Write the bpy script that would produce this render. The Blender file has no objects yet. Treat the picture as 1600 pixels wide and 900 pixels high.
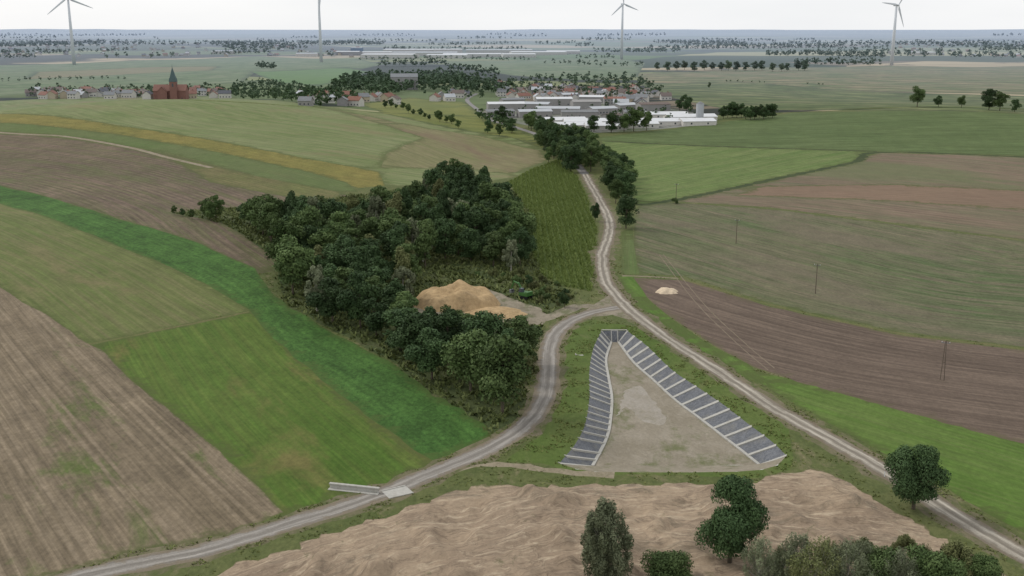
import bpy, math, random
import numpy as np
from mathutils import Vector, noise as mn
from mathutils.geometry import delaunay_2d_cdt
random.seed(7); rng=np.random.default_rng(7)
SC=bpy.context.scene; COL=SC.collection
CAMH=75.0; FOC=1650.0; PITCH=math.atan(404/FOC)
# ------------------------------------------------------------------ terrain
def g(x,y,cx,cy,sx,sy): return np.exp(-((x-cx)/sx)**2-((y-cy)/sy)**2)
def sst(a,b,t):
    t=np.clip((t-a)/(b-a),0,1); return t*t*(3-2*t)
def hgt(x,y):
    x=np.asarray(x,float); y=np.asarray(y,float)
    z=19*g(x,y,-270,820,190,240)+11*g(x,y,330,850,200,240)-4*g(x,y,-20,650,60,190)+5*g(x,y,-190,350,90,130)
    z=z+1.6*np.sin(x/60+1)*np.sin(y/112)*sst(390,630,y)
    z=z+11*np.sin(x/600+1)*np.sin(y/1050+.6)*sst(2600,5000,y)
    d=np.hypot(x,y)
    z=z+sst(12000,26000,d)*(30+26*np.sin(x/3100+.5)+20*np.sin(x/1300+y/5000)+11*np.sin(x/700))
    return z
def pixel_to_ground(u,v,dz=0.0):  # u, v are image pixels, projected through the camera onto the terrain
    """image pixel -> where its camera ray meets the terrain"""
    a=(u-800)/FOC; b=(450-v)/FOC
    dx=a; dy=math.cos(PITCH)+b*math.sin(PITCH); dzz=-math.sin(PITCH)+b*math.cos(PITCH)
    z=0.0
    for _ in range(36):
        t=(z+dz-CAMH)/dzz
        x=dx*t;y=dy*t
        z=.5*z+.5*float(hgt(x,y))
    return (x,y)
def S(pts): return [pixel_to_ground(*p) for p in pts]
def catmull(P,step=2.0):
    P=[np.array(p,float) for p in P]
    if len(P)<3:
        n=max(2,int(np.linalg.norm(P[1]-P[0])/step)); return [tuple(P[0]+(P[1]-P[0])*i/n) for i in range(n+1)]
    Q=[2*P[0]-P[1]]+P+[2*P[-1]-P[-2]]; out=[]
    for i in range(1,len(Q)-2):
        p0,p1,p2,p3=Q[i-1:i+3]
        n=max(2,int(np.linalg.norm(p2-p1)/step))
        for k in range(n):
            t=k/n
            out.append(tuple(.5*((2*p1)+(-p0+p2)*t+(2*p0-5*p1+4*p2-p3)*t*t+(-p0+3*p1-3*p2+p3)*t**3)))
    out.append(tuple(P[-1])); return out
def resample(P,n):
    P=np.array(P); d=np.r_[0,np.cumsum(np.linalg.norm(np.diff(P,axis=0),axis=1))]
    t=np.linspace(0,d[-1],n); return np.c_[np.interp(t,d,P[:,0]),np.interp(t,d,P[:,1])]
def ragged(poly,amp=1.0,curve=False):
    out=[]; n=len(poly)
    for i in range(n):
        a=np.array(poly[i]);b=np.array(poly[(i+1)%n]); L=np.linalg.norm(b-a); m=(a+b)/2
        d=math.hypot(*m)
        st=max(1.3,d*.009); st=max(st,L/140); k=max(1,int(L/st))
        for j in range(k):
            p=a+(b-a)*j/k
            dd=math.hypot(p[0],p[1]); s=max(1.5,dd*.011)
            nv=mn.noise_vector(Vector((p[0]/s,p[1]/s,3.1)))*amp*min(.6+dd*.0016,6)
            nv2=mn.noise_vector(Vector((p[0]/(s*6),p[1]/(s*6),1.1)))*amp*min(.5+dd*.0024,8)
            out.append((p[0]+nv.x+nv2.x,p[1]+nv.y+nv2.y))
    return out
def buffer(line,w,step=2.5,jit=.18):
    L=np.array(catmull(line,step)); T=np.gradient(L,axis=0); T/=np.linalg.norm(T,axis=1)[:,None]; Nn=np.c_[-T[:,1],T[:,0]]
    wl=np.array([w/2+jit*mn.noise(Vector((p[0]/3,p[1]/3,0)))*2 for p in L]); wr=np.array([w/2+jit*mn.noise(Vector((p[0]/3,p[1]/3,9)))*2 for p in L])
    return [tuple(p) for p in L+Nn*wl[:,None]]+[tuple(p) for p in (L-Nn*wr[:,None])[::-1]]
def inpoly(X,Y,poly):
    P=np.array(poly); c=np.zeros(len(X),bool); n=len(P)
    bb=np.nonzero((X>P[:,0].min())&(X<P[:,0].max())&(Y>P[:,1].min())&(Y<P[:,1].max()))[0]
    X=X[bb];Y=Y[bb]; q=np.zeros(len(X),bool)
    for i in range(n):
        x1,y1=P[i];x2,y2=P[i-1]
        if y1==y2: continue
        q^=((y1>Y)!=(y2>Y))&(X<(x2-x1)*(Y-y1)/(y2-y1)+x1)
    c[bb]=q
    return c
def segdist(X,Y,L,ext=False):
    """nearest distance, signed, arclength to polyline"""
    L=np.array(L,float)
    if ext:
        L=np.vstack([L[0]+(L[0]-L[1])/np.linalg.norm(L[0]-L[1])*3000,L,L[-1]+(L[-1]-L[-2])/np.linalg.norm(L[-1]-L[-2])*3000])
    best=np.full(len(X),1e18); sg=np.zeros(len(X)); al=np.zeros(len(X)); acc=0
    for i in range(len(L)-1):
        a=L[i];d=L[i+1]-a; l=np.linalg.norm(d)
        if l<1e-6: continue
        t=np.clip(((X-a[0])*d[0]+(Y-a[1])*d[1])/l/l,0,1)
        ex=X-a[0]-t*d[0]; ey=Y-a[1]-t*d[1]; D=np.hypot(ex,ey)
        m=D<best; best[m]=D[m]; sg[m]=np.sign(d[0]*ey-d[1]*ex)[m]; al[m]=(acc+t*l)[m]; acc+=l
    return best,best*sg,al
# ------------------------------------------------------------------ nodes
def c(r,gg,b,k=1.06):
    f=lambda v:((v/255)/12.92 if v/255<=.04045 else ((v/255+.055)/1.055)**2.4)/k
    return (f(r),f(gg),f(b),1)
hz=bpy.data.node_groups.new("aerial_haze",'ShaderNodeTree')  # distance haze painted into the base colours, no air volume
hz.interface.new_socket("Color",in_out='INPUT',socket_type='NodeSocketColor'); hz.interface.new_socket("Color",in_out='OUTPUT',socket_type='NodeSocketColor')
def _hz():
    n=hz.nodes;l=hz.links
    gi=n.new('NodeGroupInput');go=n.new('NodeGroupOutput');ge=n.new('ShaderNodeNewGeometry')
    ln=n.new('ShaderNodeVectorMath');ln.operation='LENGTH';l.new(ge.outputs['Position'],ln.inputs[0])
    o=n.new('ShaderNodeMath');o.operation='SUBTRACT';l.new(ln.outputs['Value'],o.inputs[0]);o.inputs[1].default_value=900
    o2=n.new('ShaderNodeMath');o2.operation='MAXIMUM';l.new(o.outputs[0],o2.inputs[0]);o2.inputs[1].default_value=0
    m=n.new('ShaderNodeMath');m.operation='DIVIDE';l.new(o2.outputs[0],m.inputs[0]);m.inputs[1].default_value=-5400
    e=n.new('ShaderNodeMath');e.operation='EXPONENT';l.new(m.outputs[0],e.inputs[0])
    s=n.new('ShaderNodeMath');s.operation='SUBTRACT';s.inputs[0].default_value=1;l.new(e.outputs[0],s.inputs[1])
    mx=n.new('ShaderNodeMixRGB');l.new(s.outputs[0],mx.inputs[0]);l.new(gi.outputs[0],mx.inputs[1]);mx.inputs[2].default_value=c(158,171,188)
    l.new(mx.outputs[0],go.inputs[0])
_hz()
class NT:
    def __init__(s,name):
        s.m=bpy.data.materials.new(name); s.m.use_nodes=True; s.t=s.m.node_tree; s.n=s.t.nodes; s.l=s.t.links
        s.b=s.n['Principled BSDF']; s.b.inputs['Roughness'].default_value=.9; s.b.inputs['Specular IOR Level'].default_value=.12
        s.g=s.n.new('ShaderNodeNewGeometry'); s.pos=s.g.outputs['Position']
    def _in(s,sock,v):
        if isinstance(v,bpy.types.NodeSocket): s.l.new(v,sock)
        elif isinstance(v,(int,float)) and sock.type=='RGBA': sock.default_value=(v,v,v,1)
        elif sock.type=='VECTOR' and hasattr(v,'__len__'): sock.default_value=tuple(v)[:3]
        else: sock.default_value=v
    def math(s,op,a,b=0.0,clamp=False):
        n=s.n.new('ShaderNodeMath');n.operation=op;n.use_clamp=clamp;s._in(n.inputs[0],a);s._in(n.inputs[1],b);return n.outputs[0]
    def attr(s,name,out='Fac'):
        n=s.n.new('ShaderNodeAttribute');n.attribute_name=name;return n.outputs[out]
    def scale(s,v,sc,rot=0):
        n=s.n.new('ShaderNodeMapping');s.l.new(v,n.inputs[0]);n.inputs['Scale'].default_value=sc;n.inputs['Rotation'].default_value=(0,0,rot);return n.outputs[0]
    def noise(s,v,sc,det=4,rough=.55,dist=0):
        n=s.n.new('ShaderNodeTexNoise');s.l.new(v,n.inputs['Vector']);n.inputs['Scale'].default_value=sc;n.inputs['Detail'].default_value=det;n.inputs['Roughness'].default_value=rough;n.inputs['Distortion'].default_value=dist;return n.outputs['Fac']
    def rng(s,v,a,b,x=0.,y=1.):
        n=s.n.new('ShaderNodeMapRange');s._in(n.inputs[0],v)
        for i,k in enumerate((a,b,x,y)): n.inputs[i+1].default_value=k
        return n.outputs[0]
    def mix(s,f,a,b,t='MIX'):
        n=s.n.new('ShaderNodeMixRGB');n.blend_type=t;s._in(n.inputs[0],f);s._in(n.inputs[1],a);s._in(n.inputs[2],b);return n.outputs[0]
    def gain(s,col,f):
        n=s.n.new('ShaderNodeVectorMath');n.operation='SCALE';s._in(n.inputs[0],col);s._in(n.inputs['Scale'],f);return n.outputs[0]
    def done(s,col,bump=None,bs=.3,bd=.1):
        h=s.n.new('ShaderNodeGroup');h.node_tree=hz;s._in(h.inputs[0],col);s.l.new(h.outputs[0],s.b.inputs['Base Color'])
        if bump is not None:
            n=s.n.new('ShaderNodeBump');n.inputs['Strength'].default_value=abs(bs);n.invert=bs<0;n.inputs['Distance'].default_value=bd;s.l.new(bump,n.inputs['Height']);s.l.new(n.outputs[0],s.b.inputs['Normal'])
        return s.m
def field(name,base,alt,streak,sAmt=.5,rowP=3.,rowS=.12,patch=None,pthr=.6,psc=.05,speck=.3,edge=c(78,86,48),tram=0,tramP=16,across=.8,bump=.25):
    m=NT(name); rows=m.attr('rows','Vector'); sep=m.n.new('ShaderNodeSeparateXYZ');m.l.new(rows,sep.inputs[0])
    A=sep.outputs[1]
    big=m.rng(m.noise(m.scale(m.pos,(1,.66,1)),.018,5,.6),.38,.62)
    col=m.mix(big,base,alt)
    st=m.noise(m.scale(rows,(.014,across,1)),1.0,4,.65)
    col=m.mix(m.math('MULTIPLY',m.rng(st,.42,.66),sAmt),col,streak)
    st2=m.noise(m.scale(rows,(.04,across*3.3,1)),1.0,3,.6)
    col=m.gain(col,m.rng(st2,.3,.7,1-sAmt*.28,1+sAmt*.28))
    if rowS>0:
        wob=m.math('MULTIPLY',m.noise(m.pos,.06,3),1.6)
        w=m.math('SINE',m.math('ADD',m.math('MULTIPLY',A,6.2832/rowP),wob))
        br=m.noise(m.pos,.09,3)
        amp=m.math('MULTIPLY',m.rng(br,.35,.65),rowS)
        col=m.gain(col,m.math('ADD',1.0,m.math('MULTIPLY',w,amp)))
    if patch:
        pn=m.noise(m.scale(rows,(.35,1,1)),psc,6,.68,.4)
        col=m.mix(m.rng(pn,pthr-.05,pthr+.06,0,.85),col,patch)
    if tram:
        t=m.math('ABSOLUTE',m.math('SUBTRACT',m.math('FRACT',m.math('DIVIDE',A,tramP)),.5))
        t=m.math('ABSOLUTE',m.math('SUBTRACT',m.math('MULTIPLY',t,tramP),.9))
        line=m.math('MULTIPLY',m.rng(t,.2,.5,1,0),m.rng(m.noise(m.pos,.2,3),.3,.6,.15,tram))
        col=m.mix(line,col,streak)
    f1=m.noise(m.scale(m.pos,(1,.6,1)),1.1,6,.75); f2=m.noise(m.scale(m.pos,(1,.6,1)),.16,5,.65)
    col=m.gain(col,m.rng(f1,.25,.75,1-speck,1+speck)); col=m.gain(col,m.rng(f2,.3,.7,1-speck*.5,1+speck*.5))
    e=m.attr('edge'); en=m.noise(m.pos,.5,5,.7)
    ef=m.rng(m.math('ADD',m.math('MULTIPLY',e,.5),en),.76,.98,0,.7)
    col=m.mix(ef,col,edge)
    return m.done(col,f1,bump,.15)
# ------------------------------------------------------------------ materials
M={}
def rough(name,a,b,d,tan,ta=.5,amp=.4,dk=.6):
    m=NT(name); p=m.scale(m.pos,(1,.6,1))
    col=m.mix(m.rng(m.noise(p,.05,5,.65),.38,.62),a,b)
    col=m.mix(m.rng(m.noise(p,.35,6,.7,.5),.5,.62,0,dk),col,d)
    col=m.mix(m.rng(m.noise(p,.12,6,.72,.8),.56,.66,0,ta),col,tan)
    f=m.noise(p,1.6,6,.75); col=m.gain(col,m.rng(f,.28,.72,1-amp,1+amp))
    return m.done(col,f,.3,.2)
M['rough']=rough('rough_grass',c(82,92,52),c(98,102,64),c(72,82,46),c(126,116,92),.6,.3)
M['berm']=rough('berm_grass',c(80,98,46),c(94,106,58),c(70,86,42),c(124,116,88),.4,.2,.5)
M['balk']=rough('grass_balk',c(96,100,60),c(104,100,68),c(82,90,50),c(118,108,80),.4,.25,.5)
M['maizeshade']=rough('painted_maize_shade',c(58,70,42),c(66,76,46),c(50,60,36),c(84,84,58),.3,.25,.5)  # dark ground tone standing in for the maize's side shadow
M['woodfloor']=rough('wood_floor',c(68,80,48),c(84,90,58),c(56,66,40),c(108,100,74),.4)
M['hill']=field('hill_pasture',c(98,112,66),c(110,120,80),c(128,128,94),.6,6,.05,tram=.6,tramP=22,across=.12,speck=.14,patch=c(124,114,86),pthr=.6,psc=.012,bump=.1)
M['tanhill']=field('stubble_tan',c(116,114,80),c(126,118,90),c(100,106,66),.6,6,.05,across=.15,speck=.15,bump=.1,patch=c(114,100,80),pthr=.58,psc=.014)
M['yellow']=field('ripe_maize',c(126,116,64),c(114,110,58),c(98,100,52),.6,2,.15,speck=.35,across=.4)
M['strip']=field('green_strip',c(84,102,56),c(92,104,64),c(102,102,68),.5,3,.08,speck=.2)
M['brownul']=field('ploughed_brown',c(112,97,84),c(94,82,70),c(90,92,60),.7,3.4,.22,patch=c(90,95,62),pthr=.6,psc=.02,tram=.9,tramP=14,across=.35)
M['olive']=field('olive_field',c(98,104,60),c(106,100,68),c(88,94,54),.6,3,.1,across=.3)
M['leafy']=field('beet_leaves',c(60,91,41),c(70,102,48),c(50,78,36),.5,3,.08,speck=.6,across=.3,edge=c(74,90,46))
M['ulgreen']=field('thin_green',c(88,102,54),c(98,106,62),c(114,108,78),.6,3.2,.08,patch=c(114,108,76),pthr=.57,psc=.04,across=.4,speck=.22,tram=.4)
M['bright']=field('bright_grass',c(70,95,36),c(80,101,44),c(94,105,52),.6,3.5,.08,patch=c(108,102,62),pthr=.6,psc=.035,across=.5,speck=.28)
M['brownbl']=field('dry_stubble',c(114,102,84),c(100,90,73),c(133,120,101),.75,2.6,.13,patch=c(80,95,48),pthr=.585,psc=.07,tram=.9,tramP=12,across=.6,speck=.34)
M['corn']=field('maize_soil',c(88,104,54),c(80,96,50),c(96,104,60),.3,2.2,.25,speck=.3)
M['rcorn']=field('maize_light',c(94,112,62),c(86,106,56),c(114,122,78),.7,3.2,.12,tram=.8,tramP=20,across=.25,speck=.25)
M['rdark']=field('maize_dark',c(84,100,60),c(92,106,66),c(72,86,48),.8,4,.12,tram=.6,tramP=24,across=.12,speck=.24)
M['rbrown']=field('right_brown',c(119,103,88),c(111,98,82),c(99,101,76),.8,5,.1,across=.1,tram=.5,speck=.15,patch=c(100,104,74),pthr=.58,psc=.012)
M['rred']=field('red_brown',c(125,105,88),c(119,100,84),c(110,98,80),.5,5,.06,across=.2,speck=.12)
M['rgrey']=field('sparse_green',c(80,93,60),c(92,96,68),c(110,102,84),.9,3.4,.1,across=.2,patch=c(106,99,82),pthr=.55,psc=.016,tram=.8,speck=.3)
M['choc']=field('dark_ploughed',c(99,86,76),c(90,78,68),c(114,100,88),.7,3,.13,across=.35,tram=.6,tramP=18,patch=c(88,88,62),pthr=.64,psc=.03,speck=.24,edge=c(94,88,66))
M['rbright']=field('right_bright_grass',c(78,106,42),c(86,108,50),c(98,112,62),.5,3,.07,across=.4,tram=.6,tramP=18,speck=.25,patch=c(98,104,62),pthr=.6,psc=.03)
M['m1']=field('mid_green',c(96,112,76),c(112,120,90),c(78,98,60),.9,30,.16,across=.03,speck=.1,bump=.05,edge=c(56,68,46))
M['m2']=field('mid_bright',c(86,116,62),c(94,120,70),c(84,106,62),.6,12,.06,across=.05,speck=.1,bump=.05,edge=c(56,68,46))
M['m4']=field('mid_olive',c(100,106,74),c(84,96,60),c(130,118,92),.95,60,.28,across=.024,speck=.1,bump=.05,edge=c(60,72,48))
M['m5']=field('mid_striped',c(90,102,62),c(106,110,76),c(64,78,46),.95,52,.3,across=.024,speck=.12,bump=.05,edge=c(60,72,48))
M['m7']=field('yellow_crop',c(118,120,66),c(102,110,60),c(90,98,54),.6,8,.2,across=.1,speck=.15,bump=.05,edge=c(56,68,46))
def patchwork():
    m=NT('far_patchwork')
    v=m.n.new('ShaderNodeTexVoronoi'); m.l.new(m.scale(m.pos,(1/760,1/560,0),.3),v.inputs['Vector']); v.inputs['Scale'].default_value=1.0
    sp=m.n.new('ShaderNodeSeparateColor');m.l.new(v.outputs['Color'],sp.inputs[0])
    r=m.n.new('ShaderNodeValToRGB');r.color_ramp.interpolation='CONSTANT';m.l.new(sp.outputs[0],r.inputs[0])
    cs=[c(70,86,50),c(118,124,82),c(48,64,38),c(164,150,122),c(82,104,56),c(146,144,108),c(60,72,46),c(108,98,80),c(90,104,64)]
    e=r.color_ramp.elements
    while len(e)<len(cs): e.new(.5)
    for i,k in enumerate(cs): e[i].position=i/len(cs); e[i].color=k
    col=r.outputs[0]
    col=m.gain(col,m.rng(m.noise(m.scale(m.pos,(.002,.014,0),.15),1,3),.3,.7,.8,1.2))
    w=m.noise(m.scale(m.pos,(1/2600,1/1500,0),-.1),1.0,8,.66,.5)
    col=m.mix(m.rng(w,.515,.53,0,.92),col,c(22,34,28))
    return m.done(col)
M['farm']=patchwork()
def roadmat(name,trk,mid,edge,w,green=0):
    m=NT(name); rows=m.attr('rows','Vector'); sep=m.n.new('ShaderNodeSeparateXYZ');m.l.new(rows,sep.inputs[0])
    A=m.math('ABSOLUTE',m.math('ADD',sep.outputs[1],m.rng(m.noise(m.pos,.12,3),.3,.7,-.4,.4)))
    st=m.noise(m.scale(rows,(.05,2.2,1)),1.,5,.65)
    t=m.rng(m.math('ABSOLUTE',m.math('SUBTRACT',A,.95)),.2,.75,1,0)
    col=m.mix(m.math('MULTIPLY',t,m.rng(st,.3,.6,.35,1)),mid,trk)
    ed=m.rng(m.math('ADD',A,m.rng(m.noise(m.pos,.6,5,.7),.3,.7,-.7,.7)),w/2-1.0,w/2-.2,0,1)
    col=m.mix(ed,col,edge)
    col=m.mix(m.rng(m.noise(m.pos,.16,6,.72),.5,.66,0,.6),col,mid)
    f=m.noise(m.pos,3.,6,.8); col=m.gain(col,m.rng(f,.25,.75,.74,1.26)); col=m.gain(col,m.rng(st,.3,.7,.82,1.18))
    return m.done(col,f,.35,.08)
M['road1']=roadmat('gravel_road',c(154,149,142),c(124,119,112),c(122,112,96),4.6)
M['road2']=roadmat('dirt_road',c(174,167,154),c(124,117,106),c(116,106,90),4.8)
M['asph']=roadmat('asphalt_old',c(140,138,136),c(126,124,122),c(118,114,104),5)
def dirt(name,a,b,d,sc=.3,green=None,ga=.5,bs=.5,thr=.55):
    m=NT(name); p=m.scale(m.pos,(1,.65,1))
    col=m.mix(m.rng(m.noise(p,sc*.25,6,.65,.6),.36,.64),a,b)
    col=m.mix(m.rng(m.noise(p,sc,6,.7,1.0),.48,.66,0,.7),col,d)
    if green: col=m.mix(m.rng(m.noise(p,sc*.35,7,.72),thr,thr+.12,0,ga),col,green)
    f=m.noise(p,2.2,6,.75); col=m.gain(col,m.rng(f,.25,.75,.8,1.2))
    return m.done(col,f,bs*.7,.1)
M['path']=dirt('pale_path',c(146,136,117),c(132,122,103),c(114,108,86),.6,c(92,98,60),.7)
M['track']=dirt('faint_track',c(130,118,102),c(118,107,92),c(112,102,86),.8,c(98,102,68),.5)
M['shoulder']=dirt('road_shoulder',c(120,111,92),c(98,96,70),c(84,92,56),.8,c(80,92,50),.8,thr=.5)
M['clearing']=dirt('clearing_dirt',c(148,139,123),c(126,118,102),c(108,102,86),.5,c(84,92,56),.7,thr=.5)
M['floor']=dirt('basin_silt',c(142,134,119),c(130,122,106),c(154,146,132),.3,c(98,103,68),.85,thr=.51,bs=.3)
M['puddle']=dirt('dried_mud',c(158,152,142),c(150,143,132),c(145,138,123),.5,c(130,124,106),.6,.15,.5)
M['yard']=dirt('paved_yard',c(136,136,132),c(120,120,116),c(104,108,92),.08,c(88,98,70),.85,thr=.47)
def earthmat():
    m=NT('excavated_loess'); rows=m.attr('rows','Vector'); p=m.scale(m.pos,(1,.7,1))
    n1=m.noise(p,.07,6,.65,1.2); col=m.mix(m.rng(n1,.36,.64),c(170,151,128),c(146,129,110))
    s=m.noise(m.scale(rows,(.2,.4,1)),1.,9,.78,1.6); col=m.mix(m.rng(s,.5,.6,0,.65),col,c(118,103,88))
    s2=m.noise(m.scale(rows,(.13,.6,1)),1.,8,.78,1.4); col=m.mix(m.rng(s2,.52,.62,0,.8),col,c(192,175,151))
    s3=m.noise(m.scale(rows,(.03,2.6,1)),1.,4,.65,.7); col=m.mix(m.rng(s3,.56,.62,0,.4),col,c(110,96,82))
    col=m.mix(m.rng(m.noise(m.scale(rows,(.45,1,1)),.09,7,.76,.8),.54,.62,0,.6),col,c(114,105,90))
    col=m.mix(m.rng(m.noise(p,.16,8,.78,.6),.6,.66,0,.55),col,c(92,95,64))
    e=m.attr('edge'); col=m.mix(m.rng(m.math('ADD',m.math('MULTIPLY',e,.4),m.noise(p,.4,6,.75)),.74,.9,0,.85),col,c(92,95,60))
    f=m.noise(p,1.4,7,.78); col=m.gain(col,m.rng(f,.25,.75,.78,1.22))
    h=m.math('ADD',m.math('MULTIPLY',s,2.),m.math('ADD',m.math('MULTIPLY',f,1.4),m.math('MULTIPLY',s2,1.2)))
    return m.done(col,h,.6,.3)
M['earth']=earthmat()
def sandm():
    m=NT('sand_heap'); p=m.scale(m.pos,(1,1,.25))
    col=m.mix(m.rng(m.noise(p,.35,6,.7,1.),.35,.65),c(186,160,122),c(160,136,102))
    col=m.mix(m.rng(m.noise(m.pos,.25,5,.7),.54,.68,0,.6),col,c(122,108,84))
    f=m.noise(p,1.5,6,.75); col=m.gain(col,m.rng(f,.25,.75,.8,1.2)); return m.done(col,f,.6,.3)
M['sand']=sandm()
def simple(name,col,var=.12,sc=1.5,rgh=.85,spec=.2,bump=.1,stain=None):
    m=NT(name); m.b.inputs['Roughness'].default_value=rgh; m.b.inputs['Specular IOR Level'].default_value=spec
    f=m.noise(m.pos,sc,5,.65); k=m.gain(col,m.rng(f,.3,.7,1-var,1+var))
    if stain: k=m.mix(m.rng(m.noise(m.pos,sc*.4,6,.7),.5,.68,0,.6),k,stain)
    return m.done(k,f,bump,.03)
M['concrete']=simple('concrete',c(174,172,165),.12,1.5,stain=c(150,146,134))
def rubble():
    m=NT('basalt_rubble'); v=m.n.new('ShaderNodeTexVoronoi');m.l.new(m.pos,v.inputs['Vector']);v.inputs['Scale'].default_value=5.
    sp=m.n.new('ShaderNodeSeparateColor');m.l.new(v.outputs['Color'],sp.inputs[0])
    col=m.mix(sp.outputs[0],c(92,95,100),c(118,120,124))
    col=m.gain(col,m.rng(m.noise(m.pos,.5,5,.7),.3,.7,.82,1.18))
    col=m.mix(m.rng(m.noise(m.pos,.3,6,.75),.5,.68,0,.55),col,c(132,129,120))
    return m.done(col,v.outputs['Distance'],-.2,.04)
M['rubble']=rubble()
M['white']=simple('white_paint',c(222,224,226),.03,.2,.5)
M['wallwhite']=simple('render_white',c(204,201,194),.08,.5); M['wallcream']=simple('render_cream',c(184,172,150),.08,.5); M['wallgrey']=simple('render_grey',c(150,148,146),.08,.5)
M['brick']=simple('red_brick',c(132,92,80),.12,.6); M['wallblue']=simple('blue_cladding',c(84,112,142),.08,.2)
M['rred2']=simple('roof_red',c(132,94,80),.12,.5); M['rbrn']=simple('roof_brown',c(110,98,92),.12,.5); M['rgry']=simple('roof_grey',c(126,128,130),.1,.5); M['rdrk']=simple('roof_dark',c(86,88,94),.1,.5)
M['rwht']=simple('roof_white',c(208,210,212),.06,.3); M['rlgt']=simple('roof_light_grey',c(178,182,186),.06,.3)
M['copper']=simple('spire_slate',c(78,96,96),.1,.5)
M['glass']=simple('dark_glass',c(70,76,84),.05,.5,.2,.5)
M['wood']=simple('weathered_wood',c(104,94,82),.2,3); M['steel']=simple('grey_steel',c(120,122,124),.1,3)
M['wire']=simple('wire',c(70,70,70),0)
M['green_paint']=simple('green_machine_paint',c(64,108,52),.1,2,.5,.4); M['black']=simple('black_rubber',c(36,36,36),.1,3)
M['bark']=simple('bark',c(92,84,72),.25,4,bump=.5); M['birch']=simple('pale_bark',c(165,161,150),.25,3,bump=.3)
def leafmat(name,a,b,d,rv=.28):
    m=NT(name); t=m.attr('tint'); oi=m.n.new('ShaderNodeObjectInfo')
    col=m.mix(m.rng(t,0,1),a,b); col=m.mix(m.math('MULTIPLY',oi.outputs['Random'],.55),col,d)
    col=m.gain(col,m.rng(m.math('FRACT',m.math('MULTIPLY',oi.outputs['Random'],7.31)),0,1,1-rv,1+rv))
    m.b.inputs['Roughness'].default_value=.7
    return m.done(col)
M['leafA']=leafmat('leaves_dark',c(50,70,44),c(80,102,62),c(66,84,54))
M['leafB']=leafmat('leaves_mid',c(62,84,48),c(100,118,70),c(84,100,62))
M['leafC']=leafmat('leaves_grey',c(96,106,80),c(136,142,114),c(114,120,90))
M['leafD']=leafmat('leaves_olive',c(80,90,54),c(118,122,80),c(108,110,74))
M['tuft']=leafmat('weed_leaves',c(86,100,52),c(128,132,80),c(100,106,58),0)
M['tuftd']=leafmat('shade_weeds',c(80,94,52),c(120,128,76),c(88,94,58),0)
M['maizeleaf']=leafmat('maize_leaves',c(94,116,56),c(138,150,84),c(106,120,66),0)
# ------------------------------------------------------------------ mesh helpers
def mkmesh(name,V,Fc,mats,mi=None,smooth=False,attrs=None):
    me=bpy.data.meshes.new(name); me.from_pydata([tuple(v) for v in V],[],[tuple(f) for f in Fc])
    for k in mats: me.materials.append(M[k] if isinstance(k,str) else k)
    if mi is not None: me.polygons.foreach_set('material_index',np.array(mi,dtype=np.int32))
    if smooth: me.polygons.foreach_set('use_smooth',np.ones(len(me.polygons),bool))
    for an,(ty,arr) in (attrs or {}).items():
        a=me.attributes.new(an,ty,'POINT'); a.data.foreach_set('vector' if ty=='FLOAT_VECTOR' else 'value',np.asarray(arr,dtype=np.float32).ravel())
    me.update(); return me
def add(name,me,parent=None,loc=(0,0,0),rot=0,sc=None,**kw):
    o=bpy.data.objects.new(name,me); COL.objects.link(o); o.location=loc; o.rotation_euler=(0,0,rot)
    if sc is not None: o.scale=sc if hasattr(sc,'__len__') else (sc,)*3
    if parent: o.parent=parent
    for k,v in kw.items(): o[k]=v
    return o
class MB:
    def __init__(s): s.V=[];s.F=[];s.I=[]
    def add(s,V,F,mi=0):
        k=len(s.V); s.V+= [tuple(v) for v in V]; s.F+=[tuple(i+k for i in f) for f in F]; s.I+=[mi]*len(F); return s
    def box(s,x0,x1,y0,y1,z0,z1,mi=0):
        return s.add([(x0,y0,z0),(x1,y0,z0),(x1,y1,z0),(x0,y1,z0),(x0,y0,z1),(x1,y0,z1),(x1,y1,z1),(x0,y1,z1)],[(0,3,2,1),(4,5,6,7),(0,1,5,4),(1,2,6,5),(2,3,7,6),(3,0,4,7)],mi)
    def tube(s,P,R,n=8,mi=0,cap=True):
        P=[Vector(p) for p in P]; k0=len(s.V)
        for i,p in enumerate(P):
            d=(P[min(i+1,len(P)-1)]-P[max(i-1,0)]).normalized()
            a=d.orthogonal().normalized() if abs(d.z)<.95 else (Vector((1,0,0))-d*d.x).normalized(); b=d.cross(a)
            for j in range(n):
                t=2*math.pi*j/n; s.V.append(tuple(p+(a*math.cos(t)+b*math.sin(t))*R[i]))
        for i in range(len(P)-1):
            for j in range(n):
                a=k0+i*n+j;b=k0+i*n+(j+1)%n; s.F.append((a,b,b+n,a+n)); s.I.append(mi)
        if cap:
            s.F.append(tuple(k0+j for j in range(n))[::-1]); s.F.append(tuple(k0+(len(P)-1)*n+j for j in range(n))); s.I+=[mi,mi]
        return s
    def mesh(s,name,mats,smooth=False,attrs=None): return mkmesh(name,s.V,s.F,mats,s.I,smooth,attrs)
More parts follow.
